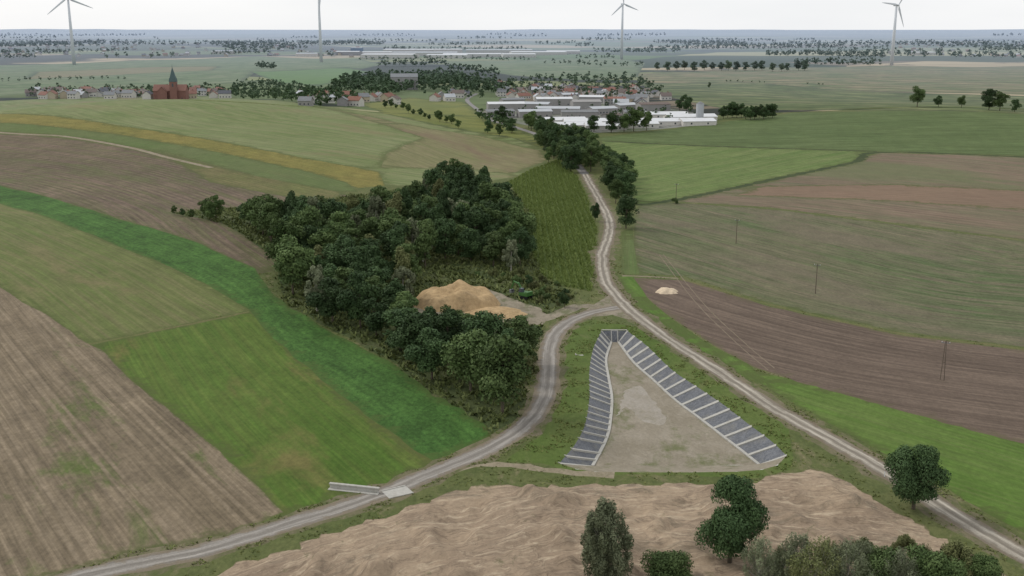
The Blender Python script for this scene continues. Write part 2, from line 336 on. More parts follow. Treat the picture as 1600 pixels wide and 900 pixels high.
# ------------------------------------------------------------------ region layout
R=[] # (name,label,category,matkey,polygon,guide)
def reg(name,label,cat,mat,px,guide,amp=1.0,world=False):
    poly=px if world else S(px)
    R.append((name,label,cat,mat,ragged(poly,amp) if amp>0 else poly,[tuple(p) for p in catmull(S(guide),10)] if guide else None))
def lin(name,label,cat,mat,px,w,jit=.18,step=2.8):
    L=S(px); R.append((name,label,cat,mat,buffer(L,w,step,jit),catmull(L,5)))
R.append(('farmland','distant patchwork of hazy green and brown farmland','farmland','farm',[(-60000,900),(60000,900),(60000,60000),(-60000,60000)],None))
F_='field'
reg(F_,'pale green pasture beyond the village houses',F_,'m1',[(-250,120),(0,102),(200,95),(400,88),(560,92),(600,100),(520,118),(400,112),(380,128),(250,135),(0,150),(-250,160)],[(0,120),(500,100)])
reg(F_,'tan strip of stubble beyond the village',F_,'tanhill',[(60,112),(200,106),(340,104),(330,110),(200,116),(40,124)],[(0,120),(500,100)])
reg(F_,'fresh green meadow beyond the village',F_,'m2',[(395,112),(540,105),(575,112),(500,135),(430,128)],[(400,115),(560,110)])
reg(F_,'green field between town trees and village',F_,'m1',[(690,97),(950,90),(1010,98),(1000,120),(900,125),(800,118)],[(700,100),(1000,108)])
reg(F_,'olive striped farmland on the slope',F_,'m4',[(1000,115),(1200,105),(1600,103),(1850,103),(1850,150),(1600,148),(1300,140),(1150,128),(1000,130)],[(1000,115),(1300,118),(1850,130)])
reg(F_,'dull green striped farmland on the slope',F_,'m5',[(1000,130),(1150,128),(1300,140),(1600,150),(1850,152),(1850,180),(1600,178),(1400,173),(1250,172),(1130,170),(1040,150)],[(1000,132),(1300,145),(1850,165)])
reg(F_,'green crop by the village road',F_,'m7',[(560,162),(640,152),(735,160),(765,190),(850,215),(845,235),(700,205),(600,180)],[(560,170),(700,180)])
reg(F_,'large pale green pasture on a rounded hill',F_,'hill',[(-250,165),(0,158),(100,153),(350,150),(480,163),(600,178),(700,200),(800,215),(845,232),(850,255),(800,278),(700,290),(600,290),(480,262),(350,232),(200,205),(0,184),(-250,178)],[(0,170),(200,185),(400,215),(600,245),(800,268)])
reg(F_,'tan stubble field falling towards the road trees',F_,'tanhill',[(500,167),(620,192),(760,214),(840,235),(850,250),(800,272),(720,262),(660,262),(590,262),(600,240),(660,215),(580,190)],[(500,170),(700,215),(840,250)])
reg(F_,'narrow strip of ripe yellow maize',F_,'yellow',[(-250,172),(0,178),(200,198),(350,222),(480,248),(590,268),(600,290),(560,294),(480,268),(350,240),(200,212),(0,192),(-250,186)],[(-250,180),(0,185),(200,205),(350,231),(480,258),(590,278)],.5)
reg(F_,'narrow green grass strip below the maize',F_,'strip',[(-250,186),(0,192),(200,212),(350,240),(480,268),(540,285),(560,300),(500,298),(380,270),(260,238),(100,212),(0,206),(-250,200)],[(-250,186),(0,192),(200,212),(350,240),(480,268),(540,285)],.5)
reg(F_,'ploughed brown field with curved furrows',F_,'brownul',[(-250,203),(0,209),(130,218),(260,241),(380,270),(480,295),(540,305),(560,340),(440,420),(400,430),(300,380),(150,328),(0,292),(-250,262)],[(-250,230),(0,250),(150,272),(300,318),(420,390)])
reg(F_,'olive weedy end of a ploughed field',F_,'olive',[(250,241),(400,275),(530,300),(530,318),(420,302),(330,285),(290,262)],[(260,245),(400,280),(530,310)])
reg(F_,'dark green leafy beet strip curving past the wood',F_,'leafy',[(-250,262),(0,290),(100,315),(200,345),(300,377),(400,420),(430,462),(520,520),(600,562),(680,612),(740,652),(790,690),(700,725),(600,760),(400,500),(0,320),(-250,290)],[(-250,262),(0,290),(200,345),(400,425),(520,520),(680,612),(790,690)],.9)
reg(F_,'thin dull green field with bare patches',F_,'ulgreen',[(-250,285),(0,318),(150,368),(250,410),(340,455),(390,485),(160,534),(130,534),(0,450),(-250,330)],[(-250,285),(0,318),(150,368),(250,410),(390,485)],.8)
reg(F_,'bright green grass field',F_,'bright',[(145,538),(390,486),(430,530),(500,590),(570,648),(650,705),(690,722),(600,757),(520,780),(440,805),(300,680)],[(390,488),(500,590),(650,705)],.8)
reg(F_,'dry brown stubble field with green weeds',F_,'brownbl',[(-250,330),(0,448),(70,492),(130,530),(160,545),(230,610),(300,672),(380,740),(445,800),(300,860),(130,905),(50,960),(-400,1000),(-400,500)],[(160,545),(300,672),(445,800)],.8)
reg('woodland_floor','shady weedy ground under the trees','ground','woodfloor',[(262,332),(350,326),(440,322),(560,305),(640,295),(700,268),(780,290),(830,310),(850,435),(900,458),(840,505),(835,560),(845,620),(810,680),(780,685),(740,655),(600,560),(440,470),(430,400),(350,350)],None,1.4)
reg('clearing','pale trodden dirt clearing beside a sand heap','ground','clearing',[(640,470),(700,452),(760,450),(800,466),(838,480),(858,496),(840,508),(760,505),(690,510),(645,495)],None)
reg(F_,'maize field with straight green rows',F_,'corn',[(795,285),(830,265),(872,250),(900,275),(916,310),(932,355),(930,400),(922,455),(880,447),(845,430),(830,390),(825,330)],[(893,455),(850,262)],.3)
reg(F_,'dark green maize field',F_,'rdark',[(930,215),(1040,203),(1130,190),(1240,176),(1600,178),(1850,180),(1850,250),(1600,244),(1370,237),(1100,228),(945,222)],[(940,218),(1100,222),(1600,215)],.6)
reg(F_,'light green maize field with a pointed end',F_,'rcorn',[(940,220),(1100,228),(1372,237),(1335,252),(1200,282),(1080,308),(1000,320),(975,285),(955,250)],[(1000,312),(1372,240)],.5)
reg(F_,'bare brown field with green bands',F_,'rbrown',[(1372,239),(1600,246),(1850,252),(1850,410),(1600,375),(1370,345),(1200,324),(1040,314),(1200,284),(1335,254)],[(1040,314),(1200,324),(1600,375)],.5)
reg(F_,'reddish brown bare strip',F_,'rred',[(1190,291),(1400,289),(1600,298),(1850,310),(1850,345),(1600,328),(1400,314),(1150,305)],[(1190,300),(1600,320)],.5)
reg(F_,'sparse dull green field',F_,'rgrey',[(1000,322),(1040,316),(1200,326),(1370,347),(1600,377),(1850,412),(1850,590),(1600,543),(1400,518),(1200,473),(1070,432),(1000,428),(992,380),(995,335)],[(1070,432),(1200,473),(1400,518),(1600,543)],.6)
reg(F_,'dark brown ploughed field',F_,'choc',[(990,434),(1070,438),(1200,478),(1400,523),(1600,548),(1850,600),(1850,760),(1600,697),(1400,640),(1250,597),(1170,570),(1100,530),(1040,490),(1010,462)],[(1070,438),(1200,478),(1400,523),(1600,548)],.7)
reg(F_,'bright green field beside the dirt road',F_,'rbright',[(1180,578),(1250,597),(1400,640),(1600,695),(1850,765),(1850,1000),(1600,835),(1530,795),(1430,735),(1330,680),(1250,635),(1200,605)],[(1180,578),(1400,640),(1600,695)],.8)
reg('grass_strip','bright grass strip beside a ploughed field','grass','rbright',[(968,430),(992,432),(1012,465),(1045,495),(1100,533),(1175,573),(1200,603),(1150,585),(1080,540),(1020,500),(988,468)],[(968,430),(1045,495),(1200,600)],.6)
reg('grass_strip','green grass strip between road and field','grass','strip',[(973,362),(990,357),(992,380),(1000,428),(973,428)],[(980,360),(985,428)],.4)
reg('berm','rough green grass berm around the dry basin','grass','berm',[(880,505),(930,500),(1000,515),(1060,560),(1130,605),(1235,665),(1245,715),(1240,735),(1190,745),(900,740),(840,722),(790,722),(850,670),(878,610),(880,560)],None,.8)
earth_px=[(200,935),(330,898),(440,862),(560,820),(640,788),(700,772),(800,758),(900,757),(1000,758),(1100,755),(1190,748),(1280,733),(1330,757),(1375,785),(1420,815),(1560,890),(1650,1000),(300,1000)]
earth_poly=S(earth_px)
reg('excavated_earth','bare tan excavated earth with machine ruts','bare earth','earth',earth_px,[(300,930),(560,840),(800,795),(1100,790),(1400,815)],2.)
reg('paved_yard','grey paved yard between factory halls','yard','yard',[(770,176),(860,156),(1000,163),(1110,180),(1120,193),(1000,205),(900,209),(850,200),(780,188)],None)
lin('maize_shade_strip','dark painted shade strip along the maize','painted shade','maizeshade',[(1000,321),(1080,308),(1200,282),(1335,253),(1374,238),(1600,245),(1850,251)],4.5,1.2)  # side shadow of the maize painted as a darker ground strip
lin('maize_shade_strip','dark painted shade strip along the maize','painted shade','maizeshade',[(945,221),(1100,228),(1370,237)],3.5,1.)  # same painted shadow, thinner, on the upper maize edge
lin('path','pale dirt path along the fields','path','path',[(-250,203),(0,207),(100,213),(200,230),(262,246),(330,262)],3.4)
lin('path','faint dirt path between fields','path','path',[(972,431),(1010,432),(1060,435)],1.3,.3)
lin('path','weedy balk between two fields','path','balk',[(1060,435),(1130,455),(1200,475),(1400,520),(1600,546),(1850,600)],1.2,.3)
lin('path','grassy field boundary track','path','balk',[(140,538),(270,512),(390,487)],1.3,.3)
lin('path','pale dirt path below the basin','path','path',[(700,738),(735,727),(775,725),(850,732),(900,738),(960,742)],2.,.7)
lin('path','dirt spur from road to the clearing','path','clearing',[(838,500),(870,492),(905,478),(935,480)],5.,.8)
lin('road_shoulder','weedy dirt shoulder of the gravel road','road shoulder','shoulder',[(60,925),(130,898),(300,864),(420,828),(520,797),(600,770),(660,745),(740,712),(800,680),(838,645),(855,605),(857,570),(862,532),(885,505),(925,488),(968,480)],7.4,1.2)
lin('road_shoulder','weedy dirt shoulder of the dirt road','road shoulder','shoulder',[(1750,950),(1600,868),(1500,810),(1400,746),(1300,688),(1200,632),(1120,578),(1050,535),(1000,497),(968,468),(946,438),(941,400),(950,372),(953,350),(946,330),(930,300),(914,272)],8,1.2)
reg('road_junction','wide trodden dirt where two roads merge','road junction','clearing',[(915,484),(950,462),(968,458),(1000,492),(990,500),(960,492),(920,496)],None,.8)
lin('road','grey gravel road curving past the wood','road','road1',[(-60,975),(60,925),(130,898),(300,864),(420,828),(520,797),(600,770),(660,745),(740,712),(800,680),(838,645),(855,605),(857,570),(862,532),(885,505),(925,488),(968,480)],4.9,.4)
lin('road','pale dirt road with wheel tracks','road','road2',[(1750,950),(1600,868),(1500,810),(1400,746),(1300,688),(1200,632),(1120,578),(1050,535),(1000,497),(968,468),(946,438),(941,400),(950,372),(953,350),(946,330),(930,300),(914,272)],4.8,.4)
lin('road','old asphalt lane running to the village','road','asph',[(914,272),(890,245),(850,215),(800,197),(765,186),(742,168),(730,155),(745,146)],5,.2)
for k,(pp) in enumerate([[(1030,398),(1085,470),(1150,535),(1200,578)],[(1036,397),(1100,475),(1165,537),(1210,575)]]):
    lin('tractor_track','faint pale wheel track across the ploughed field','track','track',pp,.26,.05)
ZB=-2.6
Lo=resample(catmull(S([(940,517),(927,545),(921,580),(921,620),(915,660),(900,692),(874,724)]),1.),49)
Li=resample(catmull([pixel_to_ground(u,v,ZB) for u,v in [(955,535),(947,562),(951,592),(956,622),(954,655),(948,685),(926,729)]],1.),49)
Ro=resample(catmull(S([(980,517),(1010,540),(1050,578),(1090,605),(1130,632),(1170,663),(1205,689),(1229,712)]),1.),35)
Ri=resample(catmull([pixel_to_ground(u,v,ZB) for u,v in [(966,535),(990,567),(1020,594),(1055,626),(1090,652),(1130,683),(1160,706),(1186,727)]],1.),35)
front=[pixel_to_ground(*p) for p in [(900,733),(930,737),(1000,738),(1080,738),(1150,737),(1190,734),(1215,727)]]
hole=[tuple(p) for p in Lo]+front+[tuple(p) for p in Ro[::-1]]
R.append(('HOLE','','',None,hole,None))
# ------------------------------------------------------------------ CDT
pts=[];faces=[]
for r in R:
    k=len(pts); pts+=[(float(p[0]),float(p[1])) for p in r[4]]; faces+=[(k+i,k+(i+1)%len(r[4])) for i in range(len(r[4]))]
y=-120.
while y<50000:
    s=7. if y<350 else y*.02
    w=.58*max(y,0)+110; n=int(2*w/s)
    for i in range(n+1):
        pts.append((-w+2*w*i/n+random.uniform(-.2,.2)*s, y+random.uniform(-.2,.2)*s))
    y+=s
for X,Y in [(-60000,-120),(60000,-120),(-60000,60000),(60000,60000),(0,60000),(-60000,20000),(60000,20000),(-60000,5000),(60000,5000)]: pts.append((X,Y))
ex=np.array(earth_poly); gx,gy=np.meshgrid(np.arange(ex[:,0].min(),ex[:,0].max(),.7),np.arange(ex[:,1].min(),ex[:,1].max(),.75))
gx=gx.ravel()+rng.uniform(-.2,.2,gx.size); gy=gy.ravel()+rng.uniform(-.2,.2,gy.size)
k=inpoly(gx,gy,earth_poly)&(gy>118); pts+=[(float(a),float(b)) for a,b in zip(gx[k],gy[k])]
res=delaunay_2d_cdt([Vector(p) for p in pts],faces,[],0,1e-4,False)
V2=np.array([(v.x,v.y) for v in res[0]]); tri=[t for t in res[2]]
print('CDT',len(V2),len(tri))
Z=hgt(V2[:,0],V2[:,1])
ed,_,_=segdist(V2[:,0],V2[:,1],earth_poly+[earth_poly[0]])
ins=inpoly(V2[:,0],V2[:,1],earth_poly)
mask=np.where(ins,sst(1.0,5,ed),0)
idx=np.nonzero(mask>0)[0]
for i in idx:
    x,yv=V2[i]; yv*=.72
    wx=x+6*mn.noise(Vector((x/9,yv/9,8))); wy=yv+6*mn.noise(Vector((x/9,yv/9,18)))-.22*x
    rid=1-abs(mn.noise(Vector((wx/13,wy/5,0))))*2.4
    rid2=1-abs(mn.noise(Vector((wx/4+5,wy/2.6,3))))*2
    lum=max(0,mn.noise(Vector((x/5,yv/4,33)))-.12)
    Z[i]+=mask[i]*(1.5*mn.noise(Vector((x/16,yv/9,0)))+.55*rid+.3*rid2+3.*lum+.35*mn.noise(Vector((x/1.8,yv/1.6,5)))+.15)
# low grass bund round the basin
bs_poly=hole; eb,_,_=segdist(V2[:,0],V2[:,1],hole+[hole[0]]); near=(~inpoly(V2[:,0],V2[:,1],hole))&(eb<9)&(V2[:,1]>200)
Z[near]+=.55*(sst(.3,2.2,eb[near])*(1-sst(3.5,8,eb[near])))
TA=np.array(tri); cen=V2[TA].mean(axis=1); cls=np.zeros(len(TA),int)
for i,r in enumerate(R): cls[inpoly(cen[:,0],cen[:,1],r[4])]=i+1
reglist=[('ground','rough grass and weeds covering the open ground','ground','rough',None,None)]+R
sets=[set(TA[cls==i].ravel().tolist()) for i in range(len(reglist))]
cnt=np.zeros(len(V2),int)
for i,s_ in enumerate(sets):
    if s_ and reglist[i][0]!='tractor_track': cnt[list(s_)]+=1
REG={}
for ci,r in enumerate(reglist):
    if r[0]=='HOLE' or not sets[ci]: continue
    ids=np.array(sorted(sets[ci])); inv=np.zeros(len(V2),int); inv[ids]=np.arange(len(ids)); T=inv[TA[cls==ci]]
    P=np.c_[V2[ids],Z[ids]]
    if r[5]: _,ac,al=segdist(P[:,0],P[:,1],r[5],True); rows=np.c_[al,ac,np.zeros(len(ac))]
    else: rows=P.copy()
    me=mkmesh(r[0],P,T.tolist(),[r[3]],None,True,{'rows':('FLOAT_VECTOR',rows),'edge':('FLOAT',(cnt[ids]>1).astype(float))})
    o=add(r[0],me,label=r[1],category=r[2],kind='structure')
    REG[ci]=(o,P,T,rows)
def zat(x,y): return float(hgt(x,y))
# ------------------------------------------------------------------ scatter on regions
def sample(ci,n,ymax=1e9,ymin=-1e9):
    o,P,T,rows=REG[ci]; A,B,C=P[T[:,0]],P[T[:,1]],P[T[:,2]]
    ar=.5*np.abs((B[:,0]-A[:,0])*(C[:,1]-A[:,1])-(B[:,1]-A[:,1])*(C[:,0]-A[:,0]))
    cy=(A[:,1]+B[:,1]+C[:,1])/3; cx=(A[:,0]+B[:,0]+C[:,0])/3
    ar=np.where((cy<ymax)&(cy>ymin)&(np.abs(cx)<cy*.58+20),ar,0)
    if ar.sum()==0: return np.zeros((0,3)),np.zeros((0,3))
    k=rng.choice(len(T),n,p=ar/ar.sum()); a=rng.random(n);b=rng.random(n); m=a+b>1; a[m]=1-a[m]; b[m]=1-b[m]; w=1-a-b
    f=lambda D:D[T[k,0]]*w[:,None]+D[T[k,1]]*a[:,None]+D[T[k,2]]*b[:,None]
    return f(P),f(rows)
def blades(name,Pt,hmin,hmax,wd,mat,label,cat,per=3,lean=.35):
    n=len(Pt)*per; base=np.repeat(Pt,per,axis=0)+np.c_[rng.normal(0,wd*.8,n),rng.normal(0,wd*.8,n),np.zeros(n)]
    a=rng.uniform(0,6.283,n); h=rng.uniform(hmin,hmax,n); w=wd*rng.uniform(.5,1.2,n)
    dx=np.cos(a)*w; dy=np.sin(a)*w; lx=rng.normal(0,lean,n)*h; ly=rng.normal(0,lean,n)*h
    V=np.empty((n*4,3)); V[0::4]=base-np.c_[dx,dy,np.full(n,.03)]; V[1::4]=base+np.c_[dx,dy,np.full(n,-.03)]
    V[2::4]=base+np.c_[dx*.5+lx,dy*.5+ly,h]; V[3::4]=base+np.c_[-dx*.5+lx,-dy*.5+ly,h*.9]
    Fc=np.arange(n*4).reshape(n,4)
    tint=np.repeat(np.clip(np.repeat(rng.random(len(Pt)),per)*.6+rng.random(n)*.4,0,1),4)
    me=mkmesh(name,V.tolist(),Fc.tolist(),[mat],None,False,{'tint':('FLOAT',tint)})
    return add(name,me,label=label,category=cat,kind='stuff')
cid={}
for i,r in enumerate(reglist): cid.setdefault(r[3],[]).append(i)
tp=[sample(cid['rough'][0],24000,350)[0],sample(cid['berm'][0],3500,350)[0]]
for ci in cid['shoulder']:
    if ci in REG: tp.append(sample(ci,1800,350)[0])
tp=np.vstack(tp)
keep=np.array([mn.noise(Vector((p[0]/4,p[1]/5,0)))+.5*mn.noise(Vector((p[0]/1.2,p[1]/1.2,4)))>.07 for p in tp]); tp=tp[keep]
blades('weeds',tp,.06,.25,.14,'tuft','rough knee-high weeds and grass tufts on the verges','weeds',3,1.)
wp=sample(cid['woodfloor'][0],14000,640)[0]
blades('undergrowth',wp,.3,1.1,.35,'tuftd','tangled undergrowth and nettles at the wood edge','undergrowth',3,.8)
cp,cr_=sample(cid['corn'][0],80000)
fr=np.mod(cr_[:,1]/2.2,1); kk=(np.abs(fr-.5)<.24); cp=cp[kk]
blades('maize_crop',cp,.6,1.1,.16,'maizeleaf','tall maize plants standing in straight rows','maize',2,.5)
# ------------------------------------------------------------------ trees
def crown(Rr,Hc,z0,nl,nleaf,leaf,kind='round',seed=0):
    r=np.random.default_rng(seed); L=[]
    for i in range(nl):
        t=r.random(); a=r.uniform(0,6.283)
        if kind=='round': env=math.sin(math.pi*(.12+.8*t))**.7
        elif kind=='wispy': env=math.sin(math.pi*(.22+.74*t))**.8
        else: env=math.sin(math.pi*(.1+.85*t))**.9*.8
        if kind=='wispy':
            rad=Rr*env*math.sqrt(r.uniform(.02,.9)); lr=Rr*r.uniform(.1,.19); lh=lr*r.uniform(1.6,2.8)
        else:
            rad=Rr*env*r.uniform(.25,.82); lr=Rr*r.uniform(.17,.42)*(.7+.4*env); lh=lr*(r.uniform(.75,1.15) if kind!='tall' else r.uniform(1.1,1.8))
        L.append((rad*math.cos(a),rad*math.sin(a),z0+Hc*(.08+.84*t),lr,lh,r.random()))
    L=np.array(L); w=L[:,3]**2; k=r.choice(nl,nleaf,p=w/w.sum())
    d=r.normal(size=(nleaf,3)); d/=np.linalg.norm(d,axis=1)[:,None]
    if kind!='wispy': d[:,2]=np.where(d[:,2]<-.5,-d[:,2],d[:,2])
    rr=r.uniform(.4,1.18,nleaf)**.6
    P=L[k,:3]+d*np.c_[L[k,3]*rr,L[k,3]*rr,L[k,4]*rr]
    nrm=d+r.normal(0,.55,(nleaf,3)); nrm/=np.linalg.norm(nrm,axis=1)[:,None]
    t=np.cross(nrm,r.normal(size=(nleaf,3))); t/=np.linalg.norm(t,axis=1)[:,None]; b=np.cross(nrm,t)
    s=leaf*r.uniform(.5,1.25,nleaf)[:,None]
    V=np.empty((nleaf*4,3)); V[0::4]=P-t*s; V[1::4]=P-b*s*.55; V[2::4]=P+t*s; V[3::4]=P+b*s*.6
    tint=np.repeat(np.clip(L[k,5]*.55+r.random(nleaf)*.45,0,1),4)
    return V,np.arange(nleaf*4).reshape(-1,4),tint,L
def trunkmesh(name,Hh,z0,r0,L,mat,seed,nb=12):
    r=random.Random(seed); mb=MB(); lean=(r.uniform(-.3,.3),r.uniform(-.3,.3))
    top=z0+(Hh-z0)*.8
    P=[(lean[0]*t*t,lean[1]*t*t,top*t-.3) for t in (0,.06,.3,.6,.85,1)]
    mb.tube(P,[r0*1.5,r0,r0*.82,r0*.55,r0*.3,r0*.12],8)
    for l in L[:nb]:
        zz=max(z0*.7,min(l[2]*.62,top*.9)); t=zz/top; s=Vector((lean[0]*t*t,lean[1]*t*t,zz)); e=Vector(l[:3])+Vector((0,0,l[4]*.6)); m=(s+e)/2+Vector((0,0,-.1*(e-s).length))
        k=r0*.42*(1-.6*t); mb.tube([s,m,e],[k,k*.6,k*.2],5)
    return mb.mesh(name,[mat],True)
PROTO={}
def proto(key,Hh,Rr,zf,nl,nleaf,leaf,kind,leafm,bark,seed,r0=.22,nb=12):
    V,Fc,tint,L=crown(Rr,Hh*(1-zf),Hh*zf,nl,nleaf,leaf,kind,seed)
    cm=mkmesh('crown',V.tolist(),Fc.tolist(),[leafm],None,False,{'tint':('FLOAT',tint)})
    PROTO[key]=(trunkmesh('trunk',Hh,Hh*zf,r0,L,bark,seed,nb),cm,Hh)
mats_=['leafA','leafA','leafB','leafA','leafC','leafD','leafB','leafA']
for i in range(8):
    proto('w%d'%i,12,[4.2,3.4,4.6,3.2,3.,3.6,4.0,4.8][i],.12,[24,22,28,22,40,24,26,32][i],6500,.3,['round','tall','round','tall','wispy','tall','round','round'][i],mats_[i],'birch' if i in(4,1) else 'bark',20+i)
proto('oak',12,5.4,.12,44,30000,.2,'round','leafA','bark',51,.35)
proto('oak2',11,5.2,.14,42,28000,.2,'round','leafA','bark',52,.33)
proto('wil',12,4.2,.08,95,26000,.17,'wispy','leafC','birch',53,.25,40)
proto('wil2',9,3.6,.03,75,10000,.13,'wispy','leafC','birch',54,.16,70)
proto('wil3',9,3.4,.03,65,7500,.13,'wispy','leafD','birch',64,.16,65)
proto('bush',6,4.2,.02,40,15000,.18,'round','leafB','bark',55,.16)
proto('bush2',6,4.0,.02,40,12000,.18,'wispy','leafD','bark',56,.16,30)
proto('shrub',3,2.1,.02,14,1500,.22,'round','leafB','bark',57,.08)
proto('shrub2',3,2.2,.02,18,1500,.22,'wispy','leafD','bark',58,.08)
ntree=0
def tree(x,y,h,key,label,group=None,wide=1.,name='tree',cat='tree'):
    global ntree
    tm,cm,Hh=PROTO[key]; s=h/Hh; e=add(name,None,loc=(x,y,zat(x,y)-.05),rot=random.uniform(0,6.283),sc=(s*wide,s*wide,s),label=label,category=cat)
    e.empty_display_size=.5
    if group: e['group']=group
    add('trunk',tm,e); add('crown',cm,e); ntree+=1; return e
wood=S([(378,352),(410,352),(450,356),(500,356),(548,354),(575,347),(640,345),(680,312),(722,298),(755,318),(790,346),(808,374),(830,428),(800,430),(745,413),(700,408),(655,422),(638,450),(632,490),(652,524),(700,534),(760,542),(812,560),(824,600),(808,638),(776,660),(730,635),(690,602),(620,557),(550,517),(480,480),(450,445),(448,408),(432,385)])
def poisson(poly,d,maxn=9999,tries=9000,yk=1.):
    P=np.array(poly); x0,y0=P.min(0);x1,y1=P.max(0); X=rng.uniform(x0,x1,tries);Y=rng.uniform(y0,y1,tries); k=inpoly(X,Y,poly); out=[]
    for a,b in zip(X[k],Y[k]):
        if all((a-p)**2+((b-q)*yk)**2>d*d for p,q in out): out.append((a,b))
        if len(out)>=maxn: break
    return out
wl={'w0':'dark green broadleaf tree in the small wood','w1':'tall dark green tree with pale trunk in the wood','w2':'mid green broadleaf tree in the small wood','w3':'slender dark green tree in the small wood','w4':'grey-green birch with pale trunk in the wood','w5':'olive tinged tree in the small wood','w6':'mid green tree in the small wood','w7':'wide dark green tree in the small wood'}
WT=poisson(ragged(wood,3),6.8,yk=.78,tries=14000)
hx,hy=pixel_to_ground(718,474)
for (x,y) in WT:
    k=random.choices(list(wl),[6,3,5,3,2,1,5,6])[0]
    hh=random.uniform(10,13) if random.random()<.45 else random.uniform(13,18)
    if abs(x-hx-4)<17 and y<hy and y>hy-50: hh=min(hh,random.uniform(8.5,10.5))
    elif abs(x-hx-4)<22 and y<hy and y>hy-75: hh=min(hh,random.uniform(11,13.5))
    tree(x,y,hh,k,wl[k],'trees of the small wood',random.uniform(1.,1.25)*(14/hh)**.5)
print('wood',len(WT))
for u,v,h in [(272,336,4),(285,338,3.5),(322,342,8),(338,343,10),(300,342,4),(330,346,8)]:
    x,y=pixel_to_ground(u,v); tree(x,y,h,random.choice(['w0','w2','w6']),'small broadleaf tree at the end of the wood','trees at the field edge')
for i in range(34):
    u,v=random.choice([(826,560),(826,585),(875,474),(850,470),(835,455),(842,445),(860,450),(780,430),(810,436),(760,424)]); x,y=pixel_to_ground(u+random.uniform(-14,12),v+random.uniform(-8,8))
    tree(x,y,random.uniform(1.3,2.8),random.choice(['shrub','shrub2']),'low weedy shrub beside the gravel road','roadside shrubs',1,'shrub','shrub')
for u,v,h in [(882,480,5.5),(826,448,4)]:
    x,y=pixel_to_ground(u,v); tree(x,y,h,'w0','small dark rounded tree in the clearing')
avn=poisson(S([(850,238),(880,262),(905,280),(918,270),(932,285),(955,305),(985,318),(988,300),(965,270),(940,250),(905,226),(850,214),(835,222)]),7.5,yk=.72)
roadL=catmull(S([(968,468),(946,438),(941,400),(950,372),(953,350),(946,330),(930,300),(914,272)]),4)
for x,y in avn:
    d,_,_=segdist(np.array([x]),np.array([y]),roadL)
    if d[0]<5.5: continue
    k=random.choice(['w0','w2','w6','w7','w3']); tree(x,y,random.uniform(10,16),k,'green roadside tree in the avenue','avenue trees along the road',1.15)
print('avn',len(avn))
for u,v,h,k,w in [(978,357,13,'w7',1.05),(930,346,8,'w0',.8),(962,318,11,'w2',1.),(857,255,10,'w6',1.),(1055,318,2.5,'shrub',1)]:
    x,y=pixel_to_ground(u,v); tree(x,y,h,k,'rounded dark green tree beside the dirt road',None,w)
for u,v,h in [(1433,167,17),(1466,167,10),(1502,168,10),(1545,172,17),(1562,173,15),(1585,175,10),(1072,175,16),(1062,173,12),(990,205,17),(1010,204,14),(975,206,13),(928,206,12),(955,207,14),(830,204,14),(826,200,12),(785,192,14),(800,208,11),(780,213,9),(762,208,9),(1000,190,12),(1108,138,8),(845,200,10),(860,205,11)]:
    x,y=pixel_to_ground(u,v); tree(x,y,h,random.choice(['w0','w7','w2','w6']),'rounded broadleaf tree standing in the fields','scattered field trees',1.15)
for i in range(12):
    x,y=pixel_to_ground(1130+i*7,188-random.uniform(0,5)); tree(x,y,random.uniform(10,13),random.choice(['w0','w7']),'dark tree in a field copse','copse trees',1.1)
for i in range(18):
    x,y=pixel_to_ground(1030+i*13.5+random.uniform(-3,3),110+random.uniform(-2,2)); tree(x,y,random.uniform(14,20),random.choice(['w0','w7','w2']),'tree in a long hazy field row','trees in a field row',1.2)
for i in range(14):
    x,y=pixel_to_ground(600+i*9+random.uniform(-3,3),167+i*2.4+random.uniform(-3,3)); tree(x,y,random.uniform(4,9),random.choice(['w0','w2']),'small tree in a row by the crop','trees in a short row',1.1)
def nt(u,v,h,k,lab,w=1.,n='tree',c_='tree'): x,y=pixel_to_ground(u,v); return tree(x,y,h,k,lab,None,w,n,c_)
nt(1427,795,11.,'oak2','dense dark green tree beside the dirt road',.92)
nt(1140,882,13.,'oak','dense dark green rounded tree on bare earth',.88)
nt(945,915,12.5,'wil','grey-green willow on bare earth',.95)
nt(1040,915,5.,'bush','low green bush on bare earth',1.2,'bush','bush')
for u,v,h,k,lab in [(1185,920,7.5,'wil2','grey-green feathery willow bush'),(1240,925,8.5,'wil2','grey-green feathery willow bush'),(1295,920,7.5,'wil3','olive feathery willow bush with bare twigs'),(1345,912,6.5,'wil2','grey-green feathery willow bush'),(1395,902,5,'wil3','olive feathery willow bush with bare twigs'),(1345,880,3.5,'bush2','olive green bush by the road'),(1440,900,5,'wil3','olive feathery willow bush with bare twigs'),(1490,905,5,'bush2','olive green bush by the road'),(1270,950,10,'wil3','olive feathery willow bush with bare twigs'),(1400,940,7.5,'wil2','grey-green feathery willow bush'),(1530,920,4.5,'bush','low green bush by the road'),(1410,868,3.,'bush2','olive green bush by the road'),(1215,905,5.,'wil3','olive feathery willow bush with bare twigs'),(1450,930,6.5,'bush','low green bush by the road'),(1320,945,9,'wil2','grey-green feathery willow bush'),(1375,925,6,'bush','low green bush by the road')]:
    nt(u,v,h,k,lab,1.,'bush','bush')
print('trees',ntree)
VV=[];TT=[]
LP=[crown(5.5,11,2,7,80,1.5,'round',90+i)[:3] for i in range(5)]
def far(x,y,s):
    V,Fc,t=LP[random.randrange(5)][:3]; a=random.uniform(0,6.28); ca,sa=math.cos(a),math.sin(a)
    VV.append(np.c_[(V[:,0]*ca-V[:,1]*sa)*s+x,(V[:,0]*sa+V[:,1]*ca)*s+y,V[:,2]*s*.95+zat(x,y)-.5]); TT.append(t*.8+random.random()*.2)
